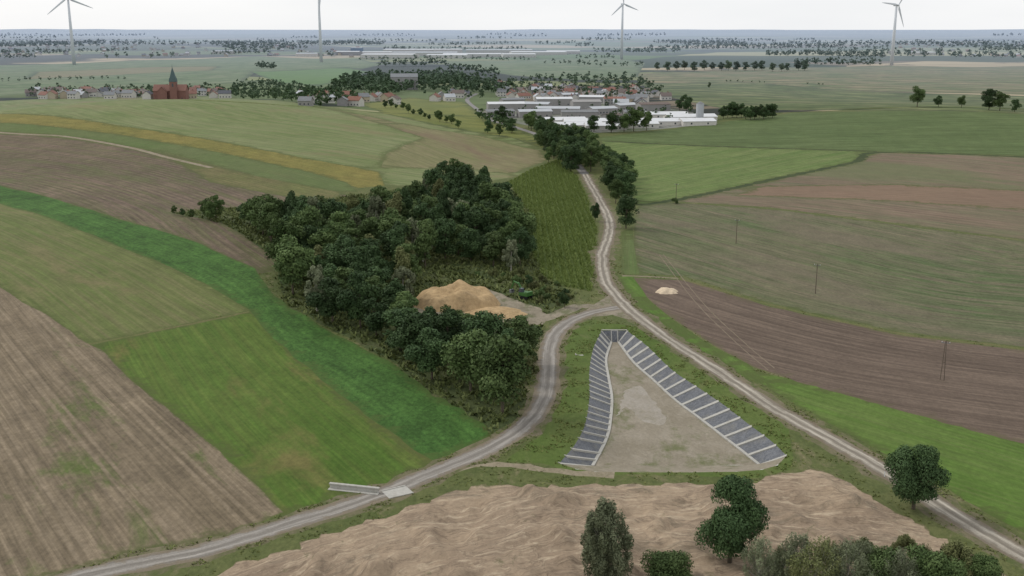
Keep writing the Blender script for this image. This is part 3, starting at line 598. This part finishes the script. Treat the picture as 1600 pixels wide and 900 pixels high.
for x,y in poisson(S([(515,150),(540,132),(600,124),(700,122),(790,142),(800,152),(740,150),(650,142),(600,153),(560,148)]),13,420): far(x,y,random.uniform(.9,1.5))
for x,y in poisson(S([(370,138),(430,132),(520,150),(560,160),(500,168),(440,160),(350,152)]),15,150): far(x,y,random.uniform(.6,1.1))
for x,y in poisson(S([(770,150),(800,128),(900,122),(1010,130),(1040,152),(1000,160),(900,154)]),19,240): far(x,y,random.uniform(.5,.95))
for x,y in poisson(S([(50,152),(60,143),(340,140),(352,152)]),19,130): far(x,y,random.uniform(.5,.9))
for x,y in poisson(S([(780,192),(860,160),(1000,165),(1110,180),(1000,204),(900,208)]),30,45): far(x,y,random.uniform(.4,.7))
for P4 in ([(-20,96),(0,66),(560,66),(640,80),(480,92),(200,92)],[(900,84),(900,66),(1620,64),(1620,92),(1300,90)]):
    for x,y in poisson(S(P4),34,2600,26000):
        if mn.noise(Vector((x/420,y/900,2.2)))>.12: far(x,y,random.uniform(.9,1.6))
# (start, end, spacing, size, share of gaps)
lines=[((0,92),(170,86),10,1,.2),((30,84),(330,78),12,1.1,.4),((330,86),(480,80),12,1,.4),((590,104),(700,102),9,1.2,.1),((430,88),(640,82),12,1,.4),((0,74),(330,70),16,1.4,.4),((330,74),(600,70),16,1.4,.4),((640,72),(900,68),18,1.4,.3),((990,84),(1240,88),12,1.3,.2),((1240,102),(1375,104),8,1.3,.1),((1380,84),(1600,80),12,1.4,.3),((900,64),(1300,62),26,1.7,.3),((1200,72),(1600,68),20,1.5,.4),((-50,62),(500,60),28,1.8,.3),((400,64),(800,61),28,1.8,.3),((1000,76),(1500,78),15,1.3,.4),((0,56),(800,55),36,2.6,.3),((800,57),(1650,56),36,2.6,.3),((790,126),(900,120),12,.9,.3),((920,122),(1010,126),12,.9,.3),((860,140),(1000,150),15,.8,.3),((660,150),(760,156),14,.8,.2),((400,106),(430,108),8,1,0),((850,100),(1010,104),14,.9,.5),((745,185),(800,210),9,.7,.2),((1250,86),(1380,92),12,1.2,.2),((700,110),(780,118),9,1.2,.2),((1130,128),(1600,148),12,.3,.7),((0,128),(330,120),10,.5,.6),((560,94),(900,94),12,.9,.4),((900,92),(1000,90),10,1.,.3),((600,78),(900,77),14,1.2,.35),((0,67),(700,65),24,1.6,.35)]
for q,(a,b,sp,s,gap) in enumerate(lines):
    A=np.array(pixel_to_ground(*a));B=np.array(pixel_to_ground(*b)); n=int(np.linalg.norm(B-A)/sp)
    for i in range(n):
        if mn.noise(Vector((i*sp/(260*s)+q*7.3,q*3.1,.5)))<(gap-.38)*.7: continue
        p=A+(B-A)*(i+random.random())/n; q2=p*(1+random.uniform(-.004,.004)+.02*mn.noise(Vector((i*sp/400,q*2.,0)))); far(q2[0],q2[1],s*random.uniform(.7,1.25))
V=np.vstack(VV); n=len(V)//4
me=mkmesh('woodland',V.tolist(),np.arange(n*4).reshape(n,4).tolist(),['leafA'],None,False,{'tint':('FLOAT',np.concatenate(TT))})
add('woodland',me,label='hazy dark tree belts and parkland around the village',category='woodland',kind='stuff')
print('far trees',len(VV))
# ------------------------------------------------------------------ houses
def housem(w,d,h,rh,ov=.5):
    wl=MB(); wl.add([(-w/2,-d/2,-.5),(w/2,-d/2,-.5),(w/2,d/2,-.5),(-w/2,d/2,-.5),(-w/2,-d/2,h),(w/2,-d/2,h),(w/2,d/2,h),(-w/2,d/2,h),(-w/2,0,h+rh),(w/2,0,h+rh)],[(0,1,5,4),(2,3,7,6),(1,2,6,9,5),(3,0,4,8,7)])
    nW=max(2,int(w/3)) if w<25 else int(w/9)
    for st in range(max(1,int(h/2.8)) if w<25 else 1):
        for i in range(nW):
            x=-w/2+(i+.5)*w/nW
            for sy in(-1,1):
                yy=sy*(d/2+.03); z=1+st*2.8
                wl.box(x-.6,x+.6,min(yy,yy-sy*.05),max(yy,yy-sy*.05),z,z+1.3,1)
    rf=MB(); e=ov; x=w/2+e; yb=d/2+e; zb=h-rh*e/(d/2)
    for s in(-1,1):
        a=[(-x,s*yb,zb),(x,s*yb,zb),(x,0,h+rh+.02),(-x,0,h+rh+.02)]; b=[(p[0],p[1],p[2]+.22) for p in a]
        rf.add(a+b,[(0,1,2,3),(4,7,6,5),(0,4,5,1),(1,5,6,2),(3,2,6,7),(0,3,7,4)])
    return wl,rf
HC={}
def house(u,v,size=(11,9,4.5,3.6),wall='wallwhite',roof='rred2',rot=0,label=None,name='house',cat='house',group='village houses',chim=True,dist=None):
    key=(size,wall,roof)
    if key not in HC:
        a,b=housem(*size); HC[key]=(a.mesh('wall',[wall,'glass']),b.mesh('roof',[roof]))
    x,y=pixel_to_ground(u,v); e=add(name,None,loc=(x,y,zat(x,y)),rot=rot,category=cat,label=label or 'house with pitched roof in the village')
    if group: e['group']=group
    add('wall',HC[key][0],e); r=add('roof',HC[key][1],e)
    if chim:
        w,d,h,rh=size[:4]
        if 'ch' not in HC: HC['ch']=MB().box(-.4,.4,-.4,.4,-1,1).mesh('chimney',['brick'])
        add('chimney',HC['ch'],r,loc=(w*.2,0.3,h+rh+.3))
    return e
wn={'wallwhite':'white','wallcream':'cream','wallgrey':'grey','brick':'red brick'}; rn={'rred2':'red','rbrn':'brown','rgry':'grey','rdrk':'dark','rlgt':'pale grey'}
sizes=[(11,9,4.5,3.2),(13,9,5.5,3.2),(10,9,5.6,2.6),(15,9,3.5,3.)]
def rh(u,v,group='village houses'):
    w=random.choice(['wallwhite','wallwhite','wallwhite','wallwhite','wallcream','wallgrey']); r=random.choice(['rred2','rred2','rbrn','rgry','rdrk','rgry','rlgt'])
    house(u,v,random.choice(sizes),w,r,random.uniform(-.5,.5)+random.choice([0,1.57]),'%s house with %s pitched roof'%(wn[w],rn[r]),group=group)
for i in range(34): rh(52+i*5.4+random.uniform(-3,3),155-random.uniform(0,8),'houses along the village edge')
for u in [298,310,322,334,345,330,316,352,304]: rh(u,154-random.uniform(0,12),'houses along the village edge')
for u in range(470,620,11): rh(u+random.uniform(-4,4),160+random.uniform(-8,6))
for u,v in [(690,156),(702,158),(716,153),(728,150),(680,158),(708,150)]: rh(u,v)
for i in range(66): 
    u=random.uniform(775,1010); rh(u,132+ (u-780)*.05+random.uniform(0,22))
for u,v in [(1010,152),(1025,150),(985,160),(970,165),(1040,156)]: rh(u,v)
for i in range(150): rh(random.choice([random.uniform(0,330),random.uniform(1380,1600),random.uniform(330,560),random.uniform(0,560)]),random.uniform(70,90),'houses of the distant town')
def hall(u,v,L,Wd,h,rot,roof='rlgt',wall='wallgrey',label='long pale factory hall with low roof',rhh=1.5):
    house(u,v,(L,Wd,h,rhh,.3),wall,roof,rot,label,'factory_hall','factory building','factory halls',False)
for a in [(790,172,34,14,6,.15,'rwht'),(800,163,24,12,5,.35,'rgry'),(835,172,30,16,6,-.3,'rlgt'),(865,165,36,16,7,.1,'rwht'),(872,178,38,15,5,-.1,'rlgt'),(915,172,26,18,8,.1,'wallgrey'),(905,184,30,12,5,0,'rgry'),(835,183,28,12,5,.2,'rlgt'),(940,178,24,14,5,.4,'rlgt'),(960,163,22,14,6,0,'rred2'),(1020,173,28,16,6,.2,'rbrn'),(975,172,22,15,5,.6,'rlgt'),(780,183,24,12,5,.3,'rgry'),(925,160,26,14,6,-.2,'rwht'),(890,156,20,12,6,.3,'rlgt'),(990,182,18,12,4,.1,'rgry'),(955,188,16,10,4,.9,'rbrn')]:
    hall(*a[:6],roof=a[6])
for i,(u,v,L) in enumerate([(880,193,34),(925,195,44),(898,201,40),(945,202,30),(1035,184,40),(1078,188,40),(1040,195,44),(995,199,30),(1088,195,26)]):
    hall(u,v,L,16,3.2,random.choice([.1,.16,.05]),'rwht','wallwhite','long low white shed with bright roof',1.8)
for u,v,L,W_,h in [(610,90,140,110,9),(665,87,190,120,10),(740,89,170,110,9),(840,86,170,120,10),(650,83,200,120,12),(545,86,70,60,10),(780,83,220,120,11),(810,89,90,80,8),(480,88,60,50,8),(350,84,60,40,8),(880,84,110,80,9),(1440,86,70,40,8),(700,84,90,90,14),(590,86,90,90,9),(700,91,110,70,9)]:
    hall(u,v,L,W_,h,random.uniform(-.1,.1),random.choice(['rwht','rwht','rlgt']),'wallwhite' if u!=545 else 'wallgrey','huge white flat logistics hall near the town',1.8)
hall(558,84,34,40,18,0,'rlgt','wallblue','tall blue clad industrial hall',.8)
hall(632,140,34,16,16,.1,'rgry','wallgrey','tall grey village building with pitched roof',4)
x,y=pixel_to_ground(1093,190); e=add('silo',None,loc=(x,y,zat(x,y)),label='pale cylindrical storage silo beside white sheds',category='silo')
mb=MB().tube([(0,0,-.5),(0,0,14)],[3,3],20); add('tank',mb.mesh('tank',['rlgt'],False),e); add('roof',MB().tube([(0,0,14),(0,0,15.6)],[3.2,.4],20).mesh('roof',['rgry']),e)
x,y=pixel_to_ground(268,155); ch=add('church',None,loc=(x,y,zat(x,y)),rot=.05,sc=.88,label='red brick church with a pointed dark spire',category='church')
a,b=housem(40,15,11,7); add('nave',a.mesh('nave',['brick','glass']),ch); add('roof',b.mesh('roof',['rred2']),ch)
a,b=housem(24,12,10,6); t=add('transept',a.mesh('transept',['brick','glass']),ch,rot=1.5708,loc=(-8,0,0)); add('roof',b.mesh('roof',['rred2']),t)
tw=MB().box(-4,4,-4,4,-.5,22)
for s in(-1,1): tw.box(-1,1,s*4.06-.05,s*4.06+.05,16,20,1); tw.box(s*4.06-.05,s*4.06+.05,-1,1,16,20,1)
tt=add('tower',tw.mesh('tower',['brick','glass']),ch,loc=(6,-9,0)); add('spire',MB().add([(-4.4,-4.4,22),(4.4,-4.4,22),(4.4,4.4,22),(-4.4,4.4,22),(0,0,40)],[(0,1,4),(1,2,4),(2,3,4),(3,0,4),(3,2,1,0)]).tube([(0,0,39),(0,0,43)],[.3,.1],6).mesh('spire',['copper']),tt)
for s in(-1,1):
    for q in(-1,1): add('pinnacle',MB().add([(-.8,-.8,22),(.8,-.8,22),(.8,.8,22),(-.8,.8,22),(0,0,27)],[(0,1,4),(1,2,4),(2,3,4),(3,0,4)]).mesh('pinnacle',['copper']),tt,loc=(s*3.6,q*3.6,.02))
# ------------------------------------------------------------------ wind turbines
def turbine(u,v,vh,yaw,ang,bl=48):
    x,y=pixel_to_ground(u,v); z=zat(x,y)
    el=math.atan((450-vh)/FOC)-PITCH; hub=CAMH+y*math.tan(el)-z
    e=add('wind_turbine',None,loc=(x,y,z),rot=yaw,label='tall white three-bladed wind turbine standing in fields',category='wind turbine',group='wind turbines')
    add('tower',MB().tube([(0,0,-1),(0,0,hub*.5),(0,0,hub-1.5)],[3.8,3.1,2.2],20).mesh('tower',['white'],True),e)
    nb=MB().tube([(0,-4,0),(0,-3.4,0),(0,2,0),(0,7,.1),(0,8,.1)],[1.2,2.1,2.3,2.,1.2],10)
    nc=add('nacelle',nb.mesh('nacelle',['white'],True),e,loc=(0,0,hub))
    hb=add('hub',MB().tube([(0,-4,0),(0,-5.5,0),(0,-7,0),(0,-7.8,0)],[1.9,2.1,1.4,.3],14).mesh('hub',['white'],True),nc)
    for k in range(3):
        a=ang+k*2*math.pi/3; mb=MB(); V=[];n=8; st=[(0,1.1,1.1,0),(.04,1.1,1.1,0),(.15,.5,2.3,.35),(.2,.42,2.3,.3),(.5,.25,1.7,.15),(.8,.16,1.2,.05),(1,.05,.35,0)]
        for (t,th,cw,tw_) in st:
            for j in range(n):
                q=2*math.pi*j/n; cx=math.cos(q)*cw+ (cw*.25 if t>.1 else 0); cy=math.sin(q)*th
                V.append((cx*math.cos(tw_)-cy*math.sin(tw_),cx*math.sin(tw_)+cy*math.cos(tw_)-5.6,1.2+t*bl))
        Fc=[(i*n+j,i*n+(j+1)%n,(i+1)*n+(j+1)%n,(i+1)*n+j) for i in range(len(st)-1) for j in range(n)]
        V=[(p[0]*math.cos(a)+p[2]*math.sin(a),p[1],-p[0]*math.sin(a)+p[2]*math.cos(a)) for p in V]
        add('rotor_blade',mb.add(V,Fc).mesh('rotor_blade',['white'],True),hb)
turbine(116,101,-3,.1,math.radians(112),56); turbine(502,97,-6,1.0,math.radians(190),52); turbine(971,93,6,.4,math.radians(-10),44); turbine(1393,102,8,.5,math.radians(35),48)
# ------------------------------------------------------------------ basin
def slope(outer,inner,nrib,label):
    n=len(outer); zo=hgt(outer[:,0],outer[:,1]); e=add('stone_slope',None,loc=(float(outer[0,0]),float(outer[0,1]),0),label=label,category='stone embankment',group='basin embankments'); off=np.array([outer[0,0],outer[0,1],0])
    K=6; V=[];Fc=[]
    for i in range(n):
        for k in range(K+1):
            t=k/K; p=np.array([*(outer[i]*(1-t)+inner[i]*t),zo[i]*(1-t)+ZB*t])-off
            p[2]+=(.04*mn.noise(Vector((p[0]*1.5,p[1]*1.5,0))) if 0<k<K else 0); V.append(p)
    for i in range(n-1):
        for k in range(K):
            a=i*(K+1)+k; Fc.append((a,a+1,a+K+2,a+K+1))
    add('rubble_mattress',mkmesh('rubble_mattress',V,Fc,['rubble'],None,True),e)
    def bar(name,P,w,h):
        P=[np.array(p)-off for p in P]; V=[];Fc=[]
        for i,p in enumerate(P):
            d=P[min(i+1,len(P)-1)]-P[max(i-1,0)]; d[2]=0; d/=np.linalg.norm(d); nn=np.array([-d[1],d[0],0])
            V+=[p+nn*w/2+[0,0,-.25],p+nn*w/2+[0,0,h],p-nn*w/2+[0,0,h],p-nn*w/2+[0,0,-.25]]
        for i in range(len(P)-1):
            for j in range(4): a=i*4+j;b=i*4+(j+1)%4; Fc.append((a,b,b+4,a+4))
        Fc+= [(3,2,1,0),tuple(len(V)-4+j for j in range(4))]
        add(name,mkmesh(name,V,Fc,['concrete']),e)
    idx=np.linspace(0,n-1,nrib).round().astype(int)
    for i in idx:
        P=[(*(outer[i]*(1-t)+inner[i]*t),zo[i]*(1-t)+ZB*t) for t in (0.0,.5,1.)]
        bar('concrete_rib',P,1.,.12)
    bar('toe_kerb',[(*p,ZB) for p in inner],.6,.25)
    return e
slope(Lo,Li,23,'dark rubble embankment with pale concrete ribs, curved'); slope(Ro,Ri,18,'dark rubble embankment with pale concrete ribs, straight')
ff=[pixel_to_ground(u,v,ZB) for u,v in [(960,726),(1010,727),(1060,727),(1110,727),(1150,727)]]
fl=[tuple(p) for p in Li]+ff+[tuple(p) for p in Ri[::-1]]
pp=list(fl); P=np.array(fl)
gx,gy=np.meshgrid(np.arange(P[:,0].min(),P[:,0].max(),1.4),np.arange(P[:,1].min(),P[:,1].max(),1.4)); gx=gx.ravel();gy=gy.ravel(); k=inpoly(gx,gy,fl); pp+=list(zip(gx[k],gy[k]))
pud=[pixel_to_ground(u,v,ZB) for u,v in [(975,612),(1000,603),(1018,622),(1040,655),(1030,665),(1000,655),(978,635),(965,650),(970,630)]]
pudr=[]; 
for i,p in enumerate(catmull(pud+[pud[0]],.7)[:-1]): nv=mn.noise_vector(Vector((p[0]*.8,p[1]*.8,0)))*.8; pudr.append((p[0]+nv.x,p[1]+nv.y))
k0=len(pp); pp+=pudr
nf=len(fl); ee=[(i,(i+1)%nf) for i in range(nf)]+[(k0+i,k0+(i+1)%len(pudr)) for i in range(len(pudr))]
rs=delaunay_2d_cdt([Vector((float(a),float(b))) for a,b in pp],ee,[],0,1e-4,False)
FV=np.array([(v.x,v.y) for v in rs[0]]); FT=np.array([t for t in rs[2]]); fc=FV[FT].mean(axis=1); kk=inpoly(fc[:,0],fc[:,1],fl); FT=FT[kk]; fc=fc[kk]
fv=[(a,b,ZB+.08*mn.noise(Vector((a/4,b/4,0)))+.03) for a,b in FV]
mi=inpoly(fc[:,0],fc[:,1],pudr).astype(int)
me=mkmesh('basin_floor',fv,FT.tolist(),['floor','puddle'],mi,True)
add('basin_floor',me,label='dry silty floor of a triangular retention basin',category='basin floor',kind='structure')
inn=[tuple(Li[-1])]+ff+[tuple(Ri[-1])]; out=[tuple(Lo[-1])]+front+[tuple(Ro[-1])]
inn=resample(inn,40); out=resample(out,40); V=[];Fc=[]
for i in range(40):
    for t in (0,.33,.66,1): V.append((*(out[i]*(1-t)+inn[i]*t),0*(1-t)+(ZB+.03)*t))
for i in range(39):
    for k in range(3): a=i*4+k; Fc.append((a,a+1,a+5,a+4))
add('basin_bank',mkmesh('basin_bank',V,Fc,['floor'],None,True),label='low earth bank closing the dry basin',category='bank',kind='structure')
e=add('inlet_structure',None,loc=(float((Lo[0,0]+Ro[0,0])/2),float(Lo[0,1]),0),label='pale concrete inlet chute at the basin tip',category='concrete inlet')
ox=e.location.x;oy=e.location.y; L0=Lo[0]-[ox,oy];R0=Ro[0]-[ox,oy];L1=Li[0]-[ox,oy];R1=Ri[0]-[ox,oy]
add('rubble_mattress',mkmesh('rubble_mattress',[(*L0,0),(*R0,0),(*R1,ZB),(*L1,ZB)],[(0,3,2,1)],['rubble']),e)
cx=(L1[0]+R1[0])/2
def prism(name,a,b,w,h,par,mat='concrete'):
    a=Vector(a);b=Vector(b);d=(b-a);dd=Vector((d.x,d.y,0)).normalized();n=Vector((-dd.y,dd.x,0))*w/2
    V=[a+n-Vector((0,0,.2)),a-n-Vector((0,0,.2)),b-n-Vector((0,0,.2)),b+n-Vector((0,0,.2)),a+n+Vector((0,0,h)),a-n+Vector((0,0,h)),b-n+Vector((0,0,h)),b+n+Vector((0,0,h))]
    return add(name,mkmesh(name,V,[(0,3,2,1),(4,5,6,7),(0,1,5,4),(1,2,6,5),(2,3,7,6),(3,0,4,7)],[mat]),par)
prism('chute_wall',(cx-.8,.2,0),(cx-.8,L1[1],ZB),.25,.35,e); prism('chute_wall',(cx+.8,.2,0),(cx+.8,L1[1],ZB),.25,.35,e)
prism('chute_floor',(cx,.1,0),(cx,L1[1]+.1,ZB),1.3,.1,e); prism('head_wall',(L0[0],.4,0),(R0[0],.4,0),.35,.22,e)
x,y=pixel_to_ground(906,556); e=add('pipe_outlet',None,loc=(x,y,.1),rot=.1,sc=.6,label='small pale concrete pipe outlet on the berm',category='pipe outlet')
add('apron',MB().box(-1.6,1.4,-.5,.5,-.4,.12).mesh('apron',['concrete']),e); add('head_wall',MB().box(-1.8,-1.55,-.9,.9,-.4,.7).mesh('head_wall',['concrete']),e); add('pipe',MB().tube([(-1.55,0,.3),(-1.1,0,.3)],[.28,.28],14).mesh('pipe',['concrete']),e)
a=Vector((*pixel_to_ground(516,762),0)); b=Vector((*pixel_to_ground(592,770),0))
w=add('retaining_wall',None,loc=a,label='long low pale concrete wall beside the road',category='concrete wall')
d=b-a; ang=math.atan2(d.y,d.x); w.rotation_euler[2]=ang; L=d.length
add('wall',MB().box(0,L,-.15,.15,-.3,.75).mesh('wall',['concrete']),w); add('coping',MB().box(-.08,L+.08,-.28,.28,.755,.93).mesh('coping',['concrete']),w)
add('footing',MB().box(-.1,L+.1,-.9,-.16,-.2,.1).mesh('footing',['concrete']),w)
x,y=pixel_to_ground(621,769); cu=add('culvert',None,loc=(x,y,0),rot=math.radians(30),label='pale concrete culvert slab crossing the road edge',category='culvert')
add('slab',MB().box(-2.2,2.2,-1.5,1.5,-.2,.06).mesh('slab',['concrete']),cu)
for s in(-1,1): add('kerb',MB().box(-2.2,2.2,s*1.62-.12,s*1.62+.12,-.2,.16).mesh('kerb',['concrete']),cu)
# ------------------------------------------------------------------ heaps
def heap(u,v,rx,ry,h,label,mat,seed,n=60,rug=.35):
    x,y=pixel_to_ground(u,v); V=[];Fc=[]
    for i in range(n):
        for j in range(n):
            a=(i/(n-1)*2-1)*1.1;b=(j/(n-1)*2-1)*1.1; r=math.hypot(a,b)+.25*mn.noise(Vector((a*2+seed,b*2,0)))
            z=h*max(0,1-max(r,0)**1.9)**.75 if r<1 else 0
            z*=1+rug*mn.noise(Vector((a*2.4,b*2.4,seed)))+.1*mn.noise(Vector((a*8,b*8,seed)))
            V.append((a*rx,b*ry,z-.08))
    for i in range(n-1):
        for j in range(n-1): k=i*n+j; Fc.append((k,k+n,k+n+1,k+1))
    return add('sand_heap',mkmesh('sand_heap',V,Fc,[mat],None,True),loc=(x,y,zat(x,y)),label=label,category='sand heap')
heap(714,474,12,10,5.4,'large tan sand heap beside the wood','sand',3,rug=.4); heap(775,490,8.5,6,1.3,'low spread of tan sand in the clearing','sand',5)
M['palesand']=simple('pale_sand',c(206,188,162),.12,1.5,bump=.4)
heap(1042,456,3.2,3,1.3,'small pale sand heap on ploughed soil','palesand',8,30)
# ------------------------------------------------------------------ excavator
x,y=pixel_to_ground(820,466); e=add('excavator',None,loc=(x,y,zat(x,y)),rot=2.4,label='green tracked excavator parked in the clearing',category='excavator')
for s in(-1,1):
    mb=MB(); n=12; pr=[]
    for k in range(n): t=2*math.pi*k/n; pr.append((math.cos(t)*.42+(1.5 if math.cos(t)>0 else -1.5),.45+math.sin(t)*.42))
    V=[(p[0],s*1.1-.28,p[1]) for p in pr]+[(p[0],s*1.1+.28,p[1]) for p in pr]
    mb.add(V,[tuple(range(n)),tuple(range(2*n-1,n-1,-1))]+[(k,(k+1)%n+0,(k+1)%n+n,k+n) for k in range(n)]); add('track',mb.mesh('track',['black']),e)
hs=add('body',MB().box(-1.9,1.2,-1.3,1.3,.95,1.9).box(-2.0,-1.2,-1.2,1.2,1.9,2.2).mesh('body',['green_paint']),e)
add('cab',MB().add([(0,.2,1.91),(1.4,.2,1.91),(1.4,1.25,1.91),(0,1.25,1.91),(.05,.25,3.),(1.1,.25,3.),(1.1,1.2,3.),(.05,1.2,3.)],[(0,3,2,1),(4,5,6,7),(0,1,5,4),(1,2,6,5),(2,3,7,6),(3,0,4,7)]).mesh('cab',['glass']),hs)
bm=add('boom',MB().tube([(1.1,-.3,1.7),(2.6,-.3,3.9),(4.6,-.3,4.2)],[.32,.34,.2],6).mesh('boom',['green_paint']),hs)
ar=add('arm',MB().tube([(4.4,-.3,4.4),(5.6,-.3,1.7)],[.24,.15],6).mesh('arm',['green_paint']),bm)
add('bucket',MB().add([(5.2,-.9,1.7),(5.9,-.9,1.7),(5.7,-.9,.8),(5.,-.9,.7),(4.8,-.9,1.2),(5.2,.3,1.7),(5.9,.3,1.7),(5.7,.3,.8),(5.,.3,.7),(4.8,.3,1.2)],[(0,1,2,3,4),(9,8,7,6,5),(0,5,6,1),(1,6,7,2),(2,7,8,3),(3,8,9,4)]).mesh('bucket',['steel']),ar)
# ------------------------------------------------------------------ poles
tops=[]
def pole(u,v,h,aframe=False):
    x,y=pixel_to_ground(u,v); z=zat(x,y); e=add('power_pole',None,loc=(x,y,z),rot=-.5,label='thin %s power pole standing in the field'%('A-shaped' if aframe else 'single'),category='power pole',group='power poles')
    if aframe:
        for s in(-1,1): add('leg',MB().tube([(s*.42,0,-.2),(s*.09,0,h)],[.09,.07],8).mesh('leg',['wood']),e)
        add('brace',MB().box(-.25,.25,-.05,.05,h*.45,h*.45+.12).mesh('brace',['wood']),e)
    else: add('shaft',MB().tube([(0,0,-.2),(0,0,h)],[.14,.1],8).mesh('shaft',['wood']),e)
    add('crossarm',MB().box(-.9,.9,-.06,.06,h-.5,h-.38).mesh('crossarm',['steel']),e)
    for s in(-.8,.8): add('insulator',MB().tube([(s,0,h-.38),(s,0,h-.12)],[.05,.04],6).mesh('insulator',['white']),e)
    tops.append([Vector((x,y,z))+Vector((s*math.cos(-.5),s*math.sin(-.5),h-.12)) for s in (-.8,.8)])
pole(1472,594,9.,True); pole(1274,459,9.); pole(1150,381,9.); pole(1056,318,9)
for i in range(len(tops)-1):
    for s in(0,1):
        a,b=tops[i][s],tops[i+1][s]; P=[a.lerp(b,t/10)-Vector((0,0,1.6*4*(t/10)*(1-t/10))) for t in range(11)]
        add('power_line',MB().tube(P,[.012]*11,4).mesh('power_line',['wire']),label='thin sagging wire between power poles',category='power line',group='power lines')
x,y=pixel_to_ground(1382,745); e=add('marker_post',None,loc=(x,y,0),label='short white marker post beside the dirt road',category='marker post')
add('post',MB().tube([(0,0,-.1),(0,0,1.1)],[.07,.07],8).mesh('post',['white']),e); add('cap',MB().tube([(0,0,1.1),(0,0,1.18)],[.09,.03],8).mesh('cap',['rred2']),e)
# ------------------------------------------------------------------ light + camera
w=bpy.data.worlds.new('World'); SC.world=w; w.use_nodes=True; n=w.node_tree.nodes; l=w.node_tree.links; bg=n['Background']
sky=n.new('ShaderNodeTexSky'); sky.sky_type='NISHITA'; sky.sun_disc=False; sky.sun_elevation=math.radians(42); sky.sun_rotation=math.radians(-60)
tc=n.new('ShaderNodeTexCoord'); mp=n.new('ShaderNodeMapping'); mp.inputs['Scale'].default_value=(1,1,5); l.new(tc.outputs['Generated'],mp.inputs[0])
nz=n.new('ShaderNodeTexNoise'); nz.inputs['Scale'].default_value=3; nz.inputs['Detail'].default_value=5; l.new(mp.outputs[0],nz.inputs['Vector'])
cr2=n.new('ShaderNodeValToRGB'); cr2.color_ramp.elements[0].position=.3; cr2.color_ramp.elements[0].color=(.875,.89,.91,1); cr2.color_ramp.elements[1].position=.7; cr2.color_ramp.elements[1].color=(.97,.973,.98,1); l.new(nz.outputs['Fac'],cr2.inputs[0])
sc=n.new('ShaderNodeVectorMath'); sc.operation='SCALE'; sc.inputs['Scale'].default_value=10.4; l.new(cr2.outputs[0],sc.inputs[0])
mx=n.new('ShaderNodeMixRGB'); mx.inputs[0].default_value=.92; l.new(sky.outputs[0],mx.inputs[1]); l.new(sc.outputs[0],mx.inputs[2]); l.new(mx.outputs[0],bg.inputs['Color']); bg.inputs['Strength'].default_value=.1
sun=bpy.data.lights.new('sun','SUN'); sun.energy=1.4; sun.angle=math.radians(12); sun.color=(1,.95,.88); so=bpy.data.objects.new('sun',sun); COL.objects.link(so)
az=math.radians(-60); el=math.radians(42); dirv=Vector((math.sin(az)*math.cos(el),math.cos(az)*math.cos(el),math.sin(el))); so.rotation_euler=dirv.to_track_quat('Z','Y').to_euler()
cam=bpy.data.cameras.new('camera'); co=bpy.data.objects.new('camera',cam); COL.objects.link(co); co.location=(0,0,CAMH); co.rotation_euler=(math.pi/2-PITCH,0,0); cam.sensor_width=36; cam.lens=36*FOC/1600; cam.clip_end=120000; cam.clip_start=.5; SC.camera=co
SC.view_settings.view_transform='Standard'; SC.view_settings.look='None'; SC.view_settings.exposure=0
